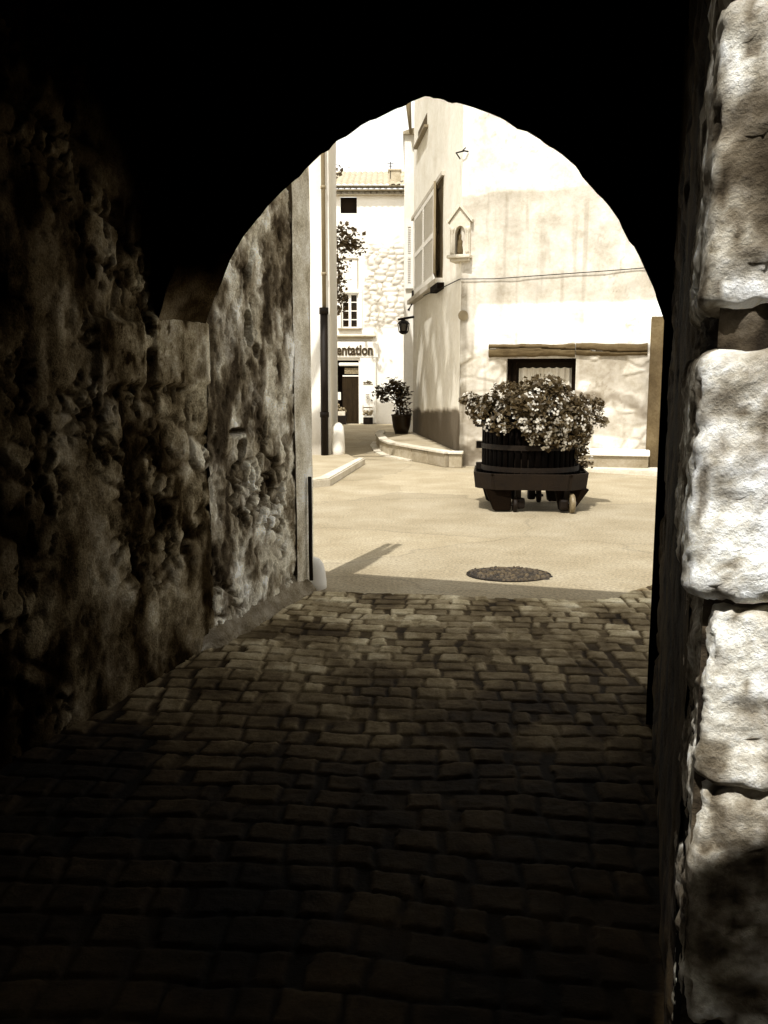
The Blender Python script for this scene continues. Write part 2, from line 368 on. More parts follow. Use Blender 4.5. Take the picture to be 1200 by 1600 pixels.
# left flank inside the vault
def shade_tone(U, Z):      # painted shade: dark deep under the vault, paler towards the square
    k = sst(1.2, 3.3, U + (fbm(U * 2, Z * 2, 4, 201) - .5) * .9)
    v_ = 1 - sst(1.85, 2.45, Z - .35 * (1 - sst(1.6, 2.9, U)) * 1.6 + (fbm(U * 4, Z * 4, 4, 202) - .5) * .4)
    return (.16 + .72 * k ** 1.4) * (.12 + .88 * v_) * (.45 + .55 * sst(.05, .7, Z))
hf, tf = rub(3, .27, .18, .030, .47, shade_tone=shade_tone, ashlar=((2.23, 2.61, 1.50, 1.79), (2.68, 3.27, 1.50, 1.83)))
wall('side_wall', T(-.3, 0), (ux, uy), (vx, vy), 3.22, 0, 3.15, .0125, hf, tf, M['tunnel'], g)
# right flank, seen almost edge on
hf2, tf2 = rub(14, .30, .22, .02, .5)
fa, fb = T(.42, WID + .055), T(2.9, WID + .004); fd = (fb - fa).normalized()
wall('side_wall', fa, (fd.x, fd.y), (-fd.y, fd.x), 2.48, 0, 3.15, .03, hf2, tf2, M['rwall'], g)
# vault above: a pointed barrel
def prof(spring, rise, half, n=24):
    pts = []
    for i in range(n + 1):
        a = math.pi * (1 - i / n); x = math.cos(a); y = math.sin(a) ** .92
        pts.append((half + half * x * 1.0, spring + rise * y))
    return pts
def ring(b, inner, outer, s0, s1):
    for (a, c, d, e) in zip(inner, inner[1:], outer, outer[1:]):
        b.hexa([T(s0, a[0], a[1]), T(s1, a[0], a[1]), T(s1, c[0], c[1]), T(s0, c[0], c[1]), T(s0, d[0], d[1]), T(s1, d[0], d[1]), T(s1, e[0], e[1]), T(s0, e[0], e[1])])
def vaultsurf():
    ns, na = 120, 140
    S_, A = np.meshgrid(np.linspace(0, 2.5, ns), np.linspace(math.pi, 0, na))
    r = 1 - .05 * sst(.05, .3, worley(S_ / .22 + A * .3, A / .16, 77)[1] - worley(S_ / .22 + A * .3, A / .16, 77)[0])
    W_ = 1.2 + 1.26 * np.cos(A) * r; Zz = 2.75 + .78 * np.sin(A) * r
    V = np.stack([ML[0] + S_ * ux + W_ * vx, ML[1] + S_ * uy + W_ * vy, Zz], -1)
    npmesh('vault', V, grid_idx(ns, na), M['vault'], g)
vaultsurf()
# the arch: outline measured on its far face
ARC = [(-.05, 1.55), (-.02, 1.70), (.02, 1.83), (.075, 1.96), (.137, 2.074), (.176, 2.155), (.254, 2.266), (.33, 2.343), (.40, 2.413), (.478, 2.478), (.55, 2.536), (.622, 2.587), (.69, 2.640), (.761, 2.69), (.83, 2.728),
       (.898, 2.761), (.965, 2.788), (1.03, 2.81), (1.10, 2.833), (1.16, 2.851), (1.238, 2.872), (1.30, 2.860), (1.351, 2.842), (1.415, 2.822), (1.477, 2.799), (1.55, 2.768), (1.631, 2.729), (1.72, 2.678), (1.813, 2.617), (1.90, 2.553),
       (1.979, 2.483), (2.05, 2.405), (2.114, 2.318), (2.17, 2.240), (2.22, 2.156), (2.26, 2.085), (2.296, 2.01), (2.33, 1.94), (2.359, 1.864), (2.385, 1.79), (2.388, 1.2), (2.395, .6), (2.40, -.05)]
def dens(a, k):
    o = []
    for p, q in zip(a, a[1:]):
        for i in range(k): o.append((p[0] + (q[0] - p[0]) * i / k, p[1] + (q[1] - p[1]) * i / k))
    return o + [a[-1]]
rr = random.Random(3)
def rough_arch():
    s0, s1 = 2.42, 2.90
    pts = dens(ARC, 3); nb = 9
    V = []; ri = np.linspace(0, 1, nb)
    for i, (w_, z) in enumerate(pts):
        for t in ri:
            n_ = (float(vn(np.array([i * .45]), np.array([t * 3.]), 5)[0]) - .5) * .022 + (float(vn(np.array([i * .12]), np.array([t * 1.5 + 9]), 6)[0]) - .5) * .02
            dx, dz = w_ - 1.2, max(z - 1.6, 0); l = math.hypot(dx, dz) or 1
            V.append(T(s0 + (s1 - s0) * t, w_ + dx / l * n_, z + dz / l * n_))
    zz = np.array([v.z for v in V]); xx = np.array([v.x for v in V])
    tn = .42 * (.25 + 1.4 * sst(.32, .70, fbm(xx * 9, zz * 6, 5, 6, .6))) * (1 - sst(1.84, 2.10, zz + (fbm(xx * 6, zz * 6, 3, 5) - .5) * .25)) * (xx < 0)  # shade painted in: left springing fades to black going up
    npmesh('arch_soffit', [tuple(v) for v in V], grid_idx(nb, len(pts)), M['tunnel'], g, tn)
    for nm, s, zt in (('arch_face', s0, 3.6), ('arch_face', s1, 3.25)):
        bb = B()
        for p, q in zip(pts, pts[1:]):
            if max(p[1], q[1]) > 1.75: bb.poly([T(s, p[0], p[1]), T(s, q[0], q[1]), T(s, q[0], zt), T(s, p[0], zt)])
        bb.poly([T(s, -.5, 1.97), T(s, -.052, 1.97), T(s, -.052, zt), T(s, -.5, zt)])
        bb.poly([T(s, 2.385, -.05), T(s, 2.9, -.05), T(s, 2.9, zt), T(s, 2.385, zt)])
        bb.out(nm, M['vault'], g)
rough_arch()
# near right pier: weathered blocks
def block(s0, s1, w0, w1, z0, z1, seed, tone, amp, rnd=5., cuts=44):
    t = bmesh.new(); bmesh.ops.create_cube(t, size=2); bmesh.ops.subdivide_edges(t, edges=t.edges[:], cuts=cuts, use_grid_fill=True)
    C = np.array([v.co[:] for v in t.verts]); f = (np.abs(C) ** rnd).sum(1) ** (1 / rnd); C = C / f[:, None]
    ctr = np.array([(s0 + s1) / 2, (w0 + w1) / 2, (z0 + z1) / 2]); hs = np.array([(s1 - s0) / 2, (w1 - w0) / 2, (z1 - z0) / 2])
    nrm = np.sign(C) * np.abs(C) ** (rnd - 1); nrm /= np.linalg.norm(nrm, axis=1)[:, None]
    P_ = ctr + C * hs
    a = P_[:, 1] - P_[:, 0] * .8; c = P_[:, 2] + P_[:, 0] * .3
    n_ = (fbm(a * 8, c * 8, 5, seed, .6) - .5) * amp * 2.2 - sst(.62, .72, fbm(a * 10 + 3, c * 7, 4, seed + 31, .6)) * amp * .9 + (fbm(a * 26, c * 26, 6, seed + 5, .68) - .5) * amp * 1.9
    pit = sst(.60, .74, fbm(a * 34, c * 22, 4, seed + 9)); n_ -= pit * amp * .6
    P_ = P_ + nrm * n_[:, None]
    tn = tone * (.22 + 1.35 * sst(.28, .72, fbm(a * 13, c * 8, 6, seed + 13, .66))) * (1 - .7 * pit) * (.45 + 1.1 * fbm(a * 55, c * 55, 4, seed + 17, .7)) * (.34 + 1.0 * sst(.34, .60, fbm(a * 6 + seed * 3, c * 7.5, 5, seed + 23, .58)))
    me = bpy.data.meshes.new('block')
    for v, p in zip(t.verts, P_): v.co = T(p[0], p[1], p[2])
    bmesh.ops.recalc_face_normals(t, faces=t.faces[:]); t.to_mesh(me); t.free()
    at = me.attributes.new('tone', 'FLOAT', 'POINT'); at.data.foreach_set('value', tn.astype(np.float32))
    return link('block', me, M['pier'], g, True)
W0 = WID + .022
block(.01, .60, W0 + .010, W0 + .62, 2.035, 2.85, 1, 1.0, .009, 20)
block(.00, .60, W0 + .004, W0 + .62, 1.605, 2.04, 2, .85, .010, 20)
block(.035, .60, W0 + .02, W0 + .62, 1.53, 1.62, 3, .22, .02, 6, 30)
block(-.012, .60, W0 + .000, W0 + .62, 1.172, 1.55, 4, .98, .011, 18)
block(-.008, .60, W0 + .030, W0 + .62, .875, 1.165, 6, .88, .012, 18)
block(.00, .60, W0 + .034, W0 + .62, .44, .882, 7, .72, .012, 18)
block(.00, .60, W0 + .040, W0 + .62, -.04, .445, 8, .85, .012, 18)
def mh(U, Z): return (fbm(U * 14, Z * 14, 5, 5, .6) - .5) * .035
wall('mortar_bed', T(.035, W0 + .03), (vx, vy), (-ux, -uy), .6, 0, 2.9, .008, mh, lambda U, Z, H: .03 + .16 * sst(.4, .7, fbm(U * 20, Z * 20, 4, 6)), M['pier'], g)
bb = B(); tbox(bb, .10, .62, WID + .06, WID + .68, 0, 2.9); bb.out('pier_core', M['vault'], g)
# masonry above and beside the passage
bb = B(); tbox(bb, 0, 2.43, -3.6, 2.6, 3.60, 3.85); tbox(bb, 2.44, 2.89, -3.6, 2.9, 3.18, 3.24); bb.out('upper_masonry', M['mass'], g)
bb = B(); tbox(bb, .0, 2.43, -3.6, -.10, 0, 3.59); tbox(bb, 2.44, 2.89, -3.6, -.10, 0, 3.17); bb.out('flank_masonry', M['mass'], g)
bb = B(); tbox(bb, .62, 2.89, WID + .10, 7.5, 0, 2.8); tbox(bb, .62, 2.43, WID + .1, WID + .5, 2.8, 3.58); bb.out('flank_masonry', M['mass'], g)
bb = B(); tbox(bb, .0, .35, WID + .75, 7.5, 0, 3.1); tbox(bb, -.48, .6, -.1, 3.2, 3.02, 3.58); bb.out('front_masonry_and_added_overhang', M['mass'], g)  # second box: unseen overhang added to narrow the sky slot

# ------------------------------------------------------------------ wall beyond the arch (left)
sw_ = thing('rubble_wall', 'pitted rubble wall with deep putlog holes just beyond the arch', 'wall', T(3.6, -.2))
hf3, tf3 = rub(23, .24, .17, .042, .47, holes=((.53, 1.82, .05, .11, .16), (.62, 1.70, .05, .05, .12), (.42, 1.10, .06, .08, .16), (.36, 1.22, .12, .025, .12)))
wall('wall_face', T(2.91, 0), (ux, uy), (vx, vy), 1.20, 0, 3.02, .0095, hf3, tf3, M['wall'], sw_)
def qh(U, Z): return .02 + (fbm(U * 5, Z * 3, 4, 91) - .5) * .02
wall('plaster_quoin', T(4.10, 0), (ux, uy), (vx, vy), .30, 0, 3.02, .012, qh, lambda U, Z, H: 1.7 + 1.2 * (fbm(U * 8, Z * 2.5, 4, 95) - .5) - .35 * (1 - sst(0, .9, Z)) , M['wall'], sw_)
bb = B(); tbox(bb, 2.93, 4.398, -.14, -.075, 0, 3.01); tbox(bb, 2.93, 4.38, -.80, -.145, 0, 1.0); bb.out('wall_core', M['mass'], sw_)
bb = B(); tbox(bb, 4.385, 4.40, -.05, .018, 0, 3.02); bb.out('wall_edge', M['kerb'], sw_)
def skirt():
    nu, nv = 150, 14
    S_, A = np.meshgrid(np.linspace(2.70, 4.30, nu), np.linspace(0, 1, nv))
    Zz = .15 * (1 - A) + (fbm(S_ * 8, A * 3, 3, 8) - .5) * .03; W_ = -.02 + .11 * A ** .8 * sst(2.70, 2.95, S_) + (fbm(S_ * 9, A * 4, 3, 9) - .5) * .04
    V = np.stack([ML[0] + S_ * ux + W_ * vx, ML[1] + S_ * uy + W_ * vy, Zz], -1)
    npmesh('sloped_footing', V, grid_idx(nu, nv), M['wall'], sw_, .2 + .7 * fbm(S_ * 10, A * 3, 4, 12))
skirt()
bb = B(); bb.tube([T(4.28, .05, .10), T(4.283, .045, .3), T(4.276, .05, .55), T(4.285, .045, .85)], .014, 8); bb.out('rusty_conduit', M['iron'], sw_, True)
# guard stone at its foot
bb = B(); bb.lathe(T(4.46, -.01), [(.10, -.02), (.10, .05), (.092, .12), (.078, .18), (.05, .22), (.01, .235)], 20)
tag(bb.out('guard_stone', M['white'], None, True), 'low rounded white guard stone at the foot of the rubble wall', 'guard stone')

# ------------------------------------------------------------------ square: drain, pavements
dr = thing('drain_cover', 'worn oval drain cover of dark pebbly pattern set in the road', 'drain cover', (.99, 6.72, 0))
def drain():
    n = 120; cx, cy, rx, ry = .99, 6.72, .345, .27
    X, Y = np.meshgrid(np.linspace(cx - rx, cx + rx, n), np.linspace(cy - ry, cy + ry, n))
    f1, f2, rid = worley(X / .036, Y / .036, 4); q = np.sqrt(((X - cx) / rx) ** 2 + ((Y - cy) / ry) ** 2) + (fbm(X * 11, Y * 11, 4, 2) - .5) * .34
    e = sst(.02, .4, f2 - f1); Z = .004 + .013 * e * (.4 + rid) ; Z = np.where(q > .93, -.006, Z)
    npmesh('pebbled_plate', np.stack([X, Y, Z], -1), grid_idx(n, n), M['drain'], dr, (.1 + 1.5 * e * rid) * (.6 + .8 * fbm(X * 6, Y * 6, 2, 8)))
drain()
bb = B(); bb.lathe((.99, 6.72, 0), [(.25, .001), (.25, .006), (.30, .007), (.30, .001)], 40)
for v in bb.bm.verts: v.co.x = .99 + (v.co.x - .99) * 1.12; v.co.y = 6.72 + (v.co.y - 6.72) * .88
bb.out('cover_frame', M['iron'], dr)
def slab(name, pts, z0, z1, m, bev=.02):
    bb = B(); bb.prism(pts, z0, z1)
    bmesh.ops.bevel(bb.bm, geom=[e for e in bb.bm.edges if all(v.co.z > z1 - 1e-4 for v in e.verts)], offset=bev, segments=2, affect='EDGES')
    return bb.out(name, m)
tag(slab('pavement', [(-6, 13.4), (-1.1, 12.6), (-.95, 12.95), (-.50, 16.3), (-.75, 17.6), (-1.2, 17.55), (-6, 17.3)], -.02, .10, M['pave']), kind='structure')
tag(slab('kerb', [(-6, 13.2), (-1.12, 12.4), (-.80, 12.75), (-.36, 16.33), (-.49, 16.4), (-.94, 12.96), (-1.11, 12.61), (-6, 13.4)], -.02, .12, M['kerb']), kind='structure')
tag(slab('pavement', [(3.35, 14.95), (9.5, 10.4), (12, 12), (4.75, 15.04), (3.55, 15.35)], -.02, .07, M['kerb']), kind='structure')
# raised pavement beside the corner house
a0 = Vector((1.385, 15.95)); 
FD = Vector((.9678, -.2516)); FN = Vector((-.2516, -.9678)); LD = Vector((-.0923, .9957)); LN = Vector((-.9957, -.0923))
rp = thing('raised_pavement', 'raised stone pavement with slab edge along the corner house', 'raised pavement', (.9, 17, 0))
def rpts(t0, t1, o): return None
edge = [(1.42, 15.62), (1.18, 15.66), (.62, 17.0), (.18, 18.2), (.02, 19.2), (-.10, 21.2), (-.05, 22.6)]
nb = 8
bb = B(); poly = edge + [(.74, 22.9), (.80, 22.2), (1.36, 16.02), (1.42, 15.93)]
bb.prism(poly, .0, .255); bb.out('walkway', M['pave'], rp)
for i in range(len(edge) - 1):
    p, q = Vector(edge[i]), Vector(edge[i + 1]); L_ = (q - p).length; k = max(1, round(L_ / .75)); d = (q - p).normalized(); nrm = Vector((d.y, -d.x))
    if nrm.x > 0: nrm = -nrm
    for j in range(k):
        a = p + d * (L_ * j / k + .006); c = p + d * (L_ * (j + 1) / k - .006); mid = (a + c) / 2 + nrm * .03
        h = .25 + rr.uniform(-.015, .015)
        B().box((mid.x, mid.y, h / 2), ((c - a).length, .10 + rr.uniform(0, .02), h), math.atan2(d.y, d.x), .015).out('edge_slab', M['slab'], rp, tone=rr.uniform(.6, 1.15))
    mid = (p + q) / 2 + nrm * .02
    B().box((mid.x, mid.y, .275), (L_ + .03, .20, .05), math.atan2(d.y, d.x), .012).out('coping', M['kerb'], rp)
kb = [(x - .12 - .12 * min(1, i), y - .1) for i, (x, y) in enumerate(edge[2:])]
tag(slab('kerb', kb + [(x - .02, y) for x, y in edge[2:]][::-1], -.02, .03, M['kerb'], .008), kind='structure')

# ------------------------------------------------------------------ corner house
h = thing('corner_house', 'tall plastered corner house with a roadside shrine and a beam over its window', 'house', (3, 17, 0))
LF = 3.38
def fh(U, Z):
    low = 1 - sst(1.95, 2.25, Z + (fbm(U * 3, Z * 3, 2, 5) - .5) * .2)
    f1, f2, rid = worley(U / .42 + (fbm(U * 3, Z * 3, 2, 9) - .5), Z / .27, 6)
    fh.st = (low, sst(.03, .25, f2 - f1), rid)
    return (fbm(U * 2, Z * 2, 4, 3) - .5) * .03 + low * (fh.st[1] * .03 * rid - .02)
def ft(U, Z, H):
    low, e, rid = fh.st
    zz = Z + (fbm(U * 2.2, Z * 2.2, 4, 33) - .5) * .22
    up = sst(4.80, 4.86, zz)
    t = .86 * (1 - up) + 1.08 * up
    t -= .20 * (1 - sst(0, .9, abs(zz - 4.55))) * (1 - up) * (1 - .8 * sst(.2, 1.6, U))
    t -= .16 * sst(3.5, 3.3, zz) if False else .12 * (1 - sst(3.25, 3.55, Z)) * (1 - .3 * sst(1, 3, U))
    band = sst(2.88, 2.93, zz * .3 + Z * .7) ; bl = (1 - band) * sst(.25, .34, U + (fbm(U * 3, Z * 2, 3, 70) - .5) * .16)
    t = t * (1 - bl) + 1.22 * bl
    lowt = (.80 + .40 * (rid - .5) * e + .55 * (fbm(U * 2.6, Z * 2.6, 4, 55) - .5)) * (.85 + .15 * e)
    st_ = sst(.56, .66, fbm(U * 1.5 + 4, Z * 1.7, 4, 58)); lowt *= 1 - .5 * st_; lowt *= .92
    t = t * (1 - low) + lowt * 1.02 * low
    t *= 1 - .22 * (1 - sst(0, .5, Z))
    run = sst(.56, .72, fbm(U * 13, Z * .7, 4, 68)) * sst(.45, .6, fbm(U * 1.1, Z * .8, 3, 69))
    crk = 1 - sst(.0, .012, np.abs(fbm(U * 1.6 + 2, Z * 1.6, 5, 72) - .5)) * 1.0
    t *= (1 - .20 * run) * (1 - .28 * crk * sst(.5, .6, fbm(U * .9, Z * .9, 2, 73)))
    t *= (.86 + .26 * fbm(U * 5, Z * 1.2, 4, 66)) * (.68 + .64 * fbm(U * 2.4, Z * 4.2, 6, 67, .62))
    return t
WIN = (.84, 2.06, .95, 1.95)
wall('front_wall', (a0.x, a0.y), FD, FN, LF, 0, 10, .026, fh, ft, M['facade'], h, holes=(WIN,))
def lh(U, Z): return (fbm(U * 2, Z * 2, 4, 13) - .5) * .02
def lt(U, Z, H):
    up = sst(3.45, 3.5, Z)
    t = .98 + .34 * (fbm(U * 1.3, Z * 1.3, 5, 15, .6) - .5)
    z2 = Z + (fbm(U * 1.2, Z * .6, 3, 16) - .5) * .5
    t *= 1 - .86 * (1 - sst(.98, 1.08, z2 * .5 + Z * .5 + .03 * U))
    return t * 1.15 * (1 - up) + 1.32 * up
LL = 6.83
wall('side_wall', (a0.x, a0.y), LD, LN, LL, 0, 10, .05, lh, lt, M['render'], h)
fe = a0 + FD * LF; le = a0 + LD * LL
bb = B()
p = [a0 - FN * .25 - LN * .25, fe - FN * .25, fe - FN * 7, le - LN * .25 + Vector((5, 1)), le - LN * .25]
bb.prism([q[:] for q in p], .0, 9.98) if False else None
bb.poly([(*fe, 0), (*(fe - FN * 7), 0), (*(fe - FN * 7), 10), (*fe, 10)])
bb.poly([(*le, 0), (*(le + Vector((4.6, .6))), 0), (*(le + Vector((4.6, .6))), 10), (*le, 10)])
bb.out('rear_wall', M['white'], h)
ra, rb, rc, rd = a0 + FN * .35 + LN * .35, fe + FN * .35, fe - FN * 7.2, le + LN * .35
bb = B(); bb.hexa([(*ra, 10), (*rb, 10), (*rc, 10.4), (*rd, 10.4), (*ra, 10.15), (*rb, 10.15), (*rc, 11.8), (*rd, 11.8)]); bb.out('roof', M['tile'], h)
def FP(u_, z, o=0): q = a0 + FD * u_ + FN * o; return Vector((q.x, q.y, z))
def LP(u_, z, o=0): q = a0 + LD * u_ + LN * o; return Vector((q.x, q.y, z))
def fbox(b, u0, u1, z0, z1, o0, o1, P=None):
    P = P or FP
    return b.hexa([P(u0, z0, o0), P(u1, z0, o0), P(u1, z0, o1), P(u0, z0, o1), P(u0, z1, o0), P(u1, z1, o0), P(u1, z1, o1), P(u0, z1, o1)])
# window with reveal, frame, curtain and valance
wn = B()
for (u0, u1, z0, z1) in ((.79, .84, .95, 1.95), (2.06, 2.11, .95, 1.95), (.84, 2.06, .90, .95)): fbox(wn, u0, u1, z0, z1, -.30, -.03)
wn = wn.out('window', M['facade'], h, tone=.7)
bb = B(); fbox(bb, .84, 2.06, .95, 1.95, -.32, -.30); bb.out('pane', M['dark'], wn)
bb = B()
for (u0, u1, z0, z1) in ((.84, .90, .95, 1.95), (2.00, 2.06, .95, 1.95), (.90, 2.0, 1.88, 1.95), (.90, 2.0, .95, 1.0), (.97, 1.0, 1.0, 1.88)): fbox(bb, u0, u1, z0, z1, -.24, -.18)
bb.out('frame', M['dwood'], wn)
def curt():
    nu, nv = 120, 20; Uu, Z = np.meshgrid(np.linspace(1.04, 1.98, nu), np.linspace(.96, 1.80, nv))
    top = 1.80 - .02 * np.abs(np.sin(Uu * 22)); Z = .96 + (Z - .96) / .84 * (top - .96)
    o = -.27 + .016 * np.sin(Uu * 70 + np.sin(Uu * 9) * 2)
    V = np.stack([a0.x + FD.x * Uu + FN.x * o, a0.y + FD.y * Uu + FN.y * o, Z], -1); npmesh('curtain', V, grid_idx(nu, nv), M['curtain'], wn)
curt()
# oak lintel in two lengths
def beam(u0, u1, z0, z1, z2, seed, nm='lintel_beam'):
    nu, nv = 90, 14; Uu, A = np.meshgrid(np.linspace(u0, u1, nu), np.linspace(0, 1, nv))
    zt = z1 + (z2 - z1) * (Uu - u0) / (u1 - u0) + (fbm(Uu * 3, A * 0, 3, seed) - .5) * .05; zb = z0 + (fbm(Uu * 3, A * 0 + 5, 3, seed + 1) - .5) * .05
    Z = zb + (zt - zb) * A; o = .05 * (1 - (2 * A - 1) ** 6) + (fbm(Uu * 3, Z * 40, 4, seed + 3) - .5) * .03 - .05 * (np.abs(A - .5 - .2 * np.sin(Uu * 1.5)) < .05)
    V = np.stack([a0.x + FD.x * Uu + FN.x * o, a0.y + FD.y * Uu + FN.y * o, Z], -1); npmesh(nm, V, grid_idx(nu, nv), M['beam'], h)
beam(.52, 2.04, 1.975, 2.19, 2.20, 3); beam(2.05, 3.26, 1.99, 2.21, 2.19, 8)
# plinth bench at the foot
bb = B(); fbox(bb, 2.18, 3.34, 0, .27, .0, .34); bb.out('bench_base', M['slab'], h, tone=.62)
B().box(FP(2.76, .32, .185), (1.2, .40, .10), math.atan2(FD.y, FD.x), .02).out('bench_top', M['white'], h)
# sagging cable
bb = B(); bb.tube([FP(-.02, 3.36, .03), FP(.6, 3.345, .035), FP(1.6, 3.385, .035), FP(2.5, 3.42, .035), FP(3.36, 3.46, .03)], .008, 5); bb.tube([LP(.02, 3.36, .03), LP(2.2, 3.42, .05), LP(4.5, 3.52, .05), LP(6.8, 3.62, .03)], .010, 5); bb.out('cable', M['iron'], h)
# wall ring, bracket
bb = B(); bb.lathe(FP(-.0 + .05, 2.72, .04), [(.05, -.02), (.09, -.02), (.09, .03), (.05, .03)], 14, 'Y'); bb.out('wall_ring', M['zinc'], h)
bb = B(); bb.tube([LP(.16, 5.46, .02), FP(-.10, 5.50, .10), FP(.04, 5.53, .08), FP(.10, 5.53, .02)], .014, 6); bb.tube([FP(.0, 5.52, .09), FP(.07, 5.58, .10)], .010, 6); bb.out('wall_bracket', M['iron'], h)
# shrine on the corner
nz = thing('wall_shrine', 'small gabled stone shrine with arched niche on the house corner', 'shrine', FP(0, 3.7))
ndir = Vector((.93, -.37)).normalized(); nn_ = Vector((ndir.y, -ndir.x)); nc = Vector((a0.x - .02 - nn_.x * .09, a0.y - nn_.y * .09))
def NP(u_, z, o): q = nc + ndir * u_ + nn_ * o; return Vector((q.x, q.y, z))
def nface(o, grow=0):
    return [NP(-.185, 3.74, o), NP(.185, 3.74, o), NP(.185, 4.35, o), NP(0, 4.60, o), NP(-.185, 4.35, o)]
arch_n = [(-.10, 3.80), (-.10, 4.12)] + [(-.10 * math.cos(t), 4.12 + .16 * math.sin(t)) for t in np.linspace(.2, math.pi - .2, 9)] + [(.10, 4.12), (.10, 3.80)]
bb = B()
# front with arched opening: strips around the opening
xs = [p_[0] for p_ in arch_n]
def gable(x): return 4.60 - abs(x) * (4.60 - 4.35) / .185
for (p_, q_) in zip(arch_n[1:-1], arch_n[2:-1]):
    if abs(q_[0] - p_[0]) > 1e-5:
        ms = [p_[0], 0, q_[0]] if p_[0] < -1e-6 and q_[0] > 1e-6 else [p_[0], q_[0]]
        for m0, m1 in zip(ms, ms[1:]):
            z0 = p_[1] + (q_[1] - p_[1]) * (m0 - p_[0]) / (q_[0] - p_[0]); z1 = p_[1] + (q_[1] - p_[1]) * (m1 - p_[0]) / (q_[0] - p_[0])
            bb.hexa([NP(m0, z0, .13), NP(m1, z1, .13), NP(m1, z1, -.25), NP(m0, z0, -.25), NP(m0, gable(m0), .13), NP(m1, gable(m1), .13), NP(m1, gable(m1), -.25), NP(m0, gable(m0), -.25)])
for s_ in (-1, 1):
    x0_, x1_ = sorted((s_ * .10, s_ * .185))
    bb.hexa([NP(x0_, 3.78, .13), NP(x1_, 3.78, .13), NP(x1_, 3.78, -.25), NP(x0_, 3.78, -.25), NP(x0_, gable(x0_), .13), NP(x1_, gable(x1_), .13), NP(x1_, gable(x1_), -.25), NP(x0_, gable(x0_), -.25)])
bb.out('shrine_body', M['niche'], nz)
bb = B(); bb.hexa([NP(-.10, 3.78, -.02), NP(.10, 3.78, -.02), NP(.10, 3.78, -.06), NP(-.10, 3.78, -.06), NP(-.10, 4.32, -.02), NP(.10, 4.32, -.02), NP(.10, 4.32, -.06), NP(-.10, 4.32, -.06)]); bb.out('niche_back', M['nichein'], nz)
for s_ in (-1, 1):
    bb = B(); bb.hexa([NP(0, 4.60, .17), NP(s_ * .225, 4.33, .17), NP(s_ * .225, 4.33, -.25), NP(0, 4.60, -.25), NP(0, 4.655, .17), NP(s_ * .235, 4.375, .17), NP(s_ * .235, 4.375, -.25), NP(0, 4.655, -.25)]); bb.out('gable_slab', M['niche'], nz)
    B().lathe(NP(s_ * .145, 0, .14), [(.035, 3.80), (.03, 3.84), (.026, 4.16), (.04, 4.20), (.045, 4.25)], 12).out('colonnette', M['niche'], nz, True)
bb = B(); q = NP(0, 3.745, .03); bb.box(q, (.43, .42, .06), math.atan2(ndir.y, ndir.x), .015); bb.box(NP(0, 3.69, 0), (.35, .34, .05), math.atan2(ndir.y, ndir.x), .01); bb.out('sill', M['niche'], nz)
B().lathe(NP(-.01, 0, .05), [(.06, 3.78), (.065, 3.85), (.05, 3.95), (.055, 4.02), (.03, 4.06), (.035, 4.11), (.01, 4.15)], 14).out('statuette', M['post'], nz, True, tone=.8)
# shutters of the side window
def shutter(nm, c, dirv, wdt, z0, z1, parent, mt, lab=None):
    dirv = Vector(dirv).normalized(); ang = math.atan2(dirv.y, dirv.x); bb = B()
    P = lambda u_, z, o=0: Vector((c[0] + dirv.x * u_ - dirv.y * o, c[1] + dirv.y * u_ + dirv.x * o, z))
    fr = .07
    for u0, u1, a, b_ in ((0, fr, z0, z1), (wdt - fr, wdt, z0, z1), (fr, wdt - fr, z0, z0 + .1), (fr, wdt - fr, z1 - .1, z1), (fr, wdt - fr, (z0 + z1) / 2 - .05, (z0 + z1) / 2 + .05)):
        bb.box(P((u0 + u1) / 2, (a + b_) / 2), (u1 - u0, .045, b_ - a), ang)
    z = z0 + .12
    while z < z1 - .12:
        if abs(z - (z0 + z1) / 2) > .07: bb.box(P(wdt / 2, z), (wdt - 2 * fr, .05, .012), M4=Matrix.Rotation(ang, 4, 'Z') @ Matrix.Rotation(R(38), 4, 'X'))
        z += .055
    return bb.out(nm, mt, parent, label=lab)
w2 = B(); fbox(w2, 2.0, 6.9, 3.52, 3.62, -.02, .16, LP); fbox(w2, 2.0, 6.9, 5.6, 5.68, -.02, .06, LP); w2 = w2.out('window', M['facade'], h, tone=.75)
bb = B(); fbox(bb, 2.1, 2.95, 3.62, 5.6, -.005, .012, LP); bb.out('pane', M['beam'], w2)
shutter('shutter', LP(2.98, 0, .05)[:], LD, 1.58, 3.70, 5.55, w2, M['shutter']); shutter('shutter', LP(4.60, 0, .05)[:], LD, 1.58, 3.70, 5.55, w2, M['shutter'])
shutter('shutter', LP(2.86, 0, .02)[:], LD * -.97 + LN * .20, .80, 3.72, 5.5, w2, M['zinc'], 'greyed louvred shutter leaf standing ajar')
bb = B(); fbox(bb, 1.9, 2.9, 3.40, 3.52, -.02, .14, LP); bb.out('sill_underside', M['dwood'], w2)  # dark strip along the underside of the sill
w3 = B(); fbox(w3, 4.3, 6.2, 7.15, 7.20, -.02, .10, LP); w3 = w3.out('window', M['zinc'], h); bb = B(); fbox(bb, 4.5, 6.0, 7.2, 7.5, -.01, .01, LP); bb.out('pane', M['beam'], w3)
# buttress right of the facade
bt = B(); wall('stained_buttress', FP(3.30, 0, .14)[:2], FD, FN, .62, 0, 2.63, .03, lambda U, Z: (fbm(U * 4, Z * 3, 4, 3) - .5) * .05, lambda U, Z, H: .75 + .9 * (fbm(U * 3, Z * 1.6, 4, 7) - .5) + .35 * sst(2.0, 2.3, Z), M['post'], h)
fbox(bt, 3.30, 3.92, 0, 2.6, -.3, .11); bt.out('buttress_core', M['mass'], h)

